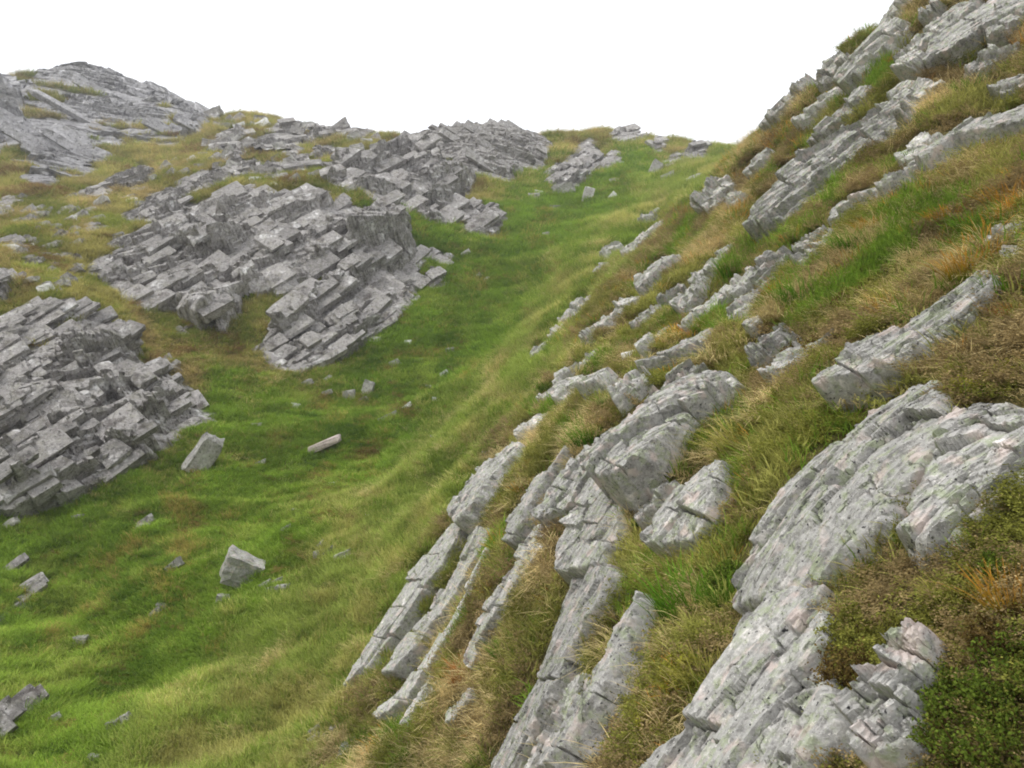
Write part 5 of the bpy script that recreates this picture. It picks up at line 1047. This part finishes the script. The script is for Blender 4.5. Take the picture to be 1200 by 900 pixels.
for kname, lab, u, v, wp, hp, kind in [
 ('bilberry_bush', 'bright green bilberry bush in the bottom right corner', 1150, 880, 150, 100, 'bilberry'),
 ('bilberry_bush', 'green bilberry bush at the right edge above the corner bush', 1185, 800, 120, 80, 'bilberry'),
 ('bilberry_bush', 'small bilberry bush right of the cluster of lichened rocks', 1120, 830, 80, 70, 'bilberry'),
 ('heather_bush', 'dark brown heather bush overhanging the bottom foreground slab', 1000, 800, 80, 70, 'heather'),
 ('heather_bush', 'brown green heath bush at the top corner of the bottom slab', 1005, 750, 90, 60, 'mixed'),
 ('heather_bush', 'brown heather bush between dry grass and the lichened rocks', 1075, 755, 100, 60, 'mixed'),
 ('bilberry_bush', 'bilberry bush on the right edge where the white slab ends', 1185, 672, 60, 50, 'bilberry'),
 ('heather_bush', 'heath bush between the pinkish white slab and the lichened rocks', 1120, 715, 80, 36, 'mixed'),
 ('heather_bush', 'reddish brown heather bush on the right edge in the middle of the bilberry', 1180, 745, 90, 60, 'heather'),
 ('bilberry_bush', 'yellow green bilberry patch beside the large bright green tuft', 858, 690, 60, 50, 'bilberry'),
 ('moss_cushion', 'yellow green moss cushion right of the tall fin', 806, 800, 70, 50, 'moss'),
 ('moss_cushion', 'moss cushion at the left foot of the bottom foreground slab', 775, 850, 60, 44, 'moss'),
 ('heather_bush', 'brown heather bush in the hollow under the heather bank', 945, 420, 60, 36, 'heather'),
 ('heather_bush', 'dark heather bush left of the glowing orange tuft', 1005, 356, 60, 32, 'heather'),
 ('heather_bush', 'olive heath bush above the glowing orange tuft', 1050, 330, 70, 34, 'mixed'),
 ('heather_bush', 'dark heather under the dark rocks at the right edge', 1110, 300, 60, 24, 'heather'),
 ('moss_cushion', 'brown moss cushion roofing the top of the jutting block', 876, 450, 56, 24, 'mixed'),
 ('moss_cushion', 'olive moss cushion along the upper side of the narrow slab', 1060, 408, 60, 26, 'mixed'),
 ('moss_cushion', 'tan moss cushion at the right edge above the pinkish white slab', 1150, 452, 90, 30, 'moss'),
 ('heather_bush', 'brown heather beside the low rib fins at bottom centre', 716, 790, 36, 30, 'heather'),
 ('bilberry_bush', 'little green fern-like plant under the overhang of the jutting block', 756, 614, 24, 20, 'bilberry'),
 ('bilberry_bush', 'bright green fern clump in the notch of the central crag', 290, 352, 20, 10, 'bilberry'),
]:
    p = hit1(u, v); px_ = p[1]/F; rad = wp*.46*px_; h = hp*px_*.62
    lf = max(.009, 4.2*px_) if p[1] < 5 else 3.2*px_
    st_, lv = bush_parts(70, h, rad, lf, 34, int(u+v), M_stem, MS_[kind])
    root = bpy.data.objects.new(kname, None); COL.objects.link(root); root.location = world(p); root.empty_display_size = .1
    n = gnormal(p[0:1], p[1:2])[0]; n /= np.linalg.norm(n); n = n*.7+np.array([0, 0, .3]); root.rotation_euler = Vector(n).to_track_quat('Z', 'Y').to_euler()
    link('stems', st_, root); link('leaves', lv, root)
    tag(root, lab, {'bilberry_bush': 'bush', 'heather_bush': 'bush', 'moss_cushion': 'moss'}[kname])

# ------------------------------------------------------------------ thin hill mist in the air
allz = [float((Va[:, 2]).min()), float((Va[:, 2]).max())]
x0, x1, y0, y1, z0, z1 = float(Va[:, 0].min())-5, float(Va[:, 0].max())+5, float(Va[:, 1].min())-5, float(Va[:, 1].max())+5, allz[0]-1.5, allz[1]+9
hv = [(x, y, z) for x in (x0, x1) for y in (y0, y1) for z in (z0, z1)]
hm = bpy.data.materials.new('hill_mist'); hm.use_nodes = True; hn = hm.node_tree; hn.nodes.clear()
ho = hn.nodes.new('ShaderNodeOutputMaterial'); hp = hn.nodes.new('ShaderNodeVolumePrincipled'); hp.inputs['Color'].default_value = (.93, .95, 1, 1); hp.inputs['Density'].default_value = .0010
hn.links.new(hp.outputs['Volume'], ho.inputs['Volume'])
tag(link('haze', mesh_np('haze', hv, [(0, 1, 3, 2), (4, 6, 7, 5), (0, 4, 5, 1), (2, 3, 7, 6), (0, 2, 6, 4), (1, 5, 7, 3)], hm)), 'thin pale hill mist in the air of the gully', None, None, 'stuff')
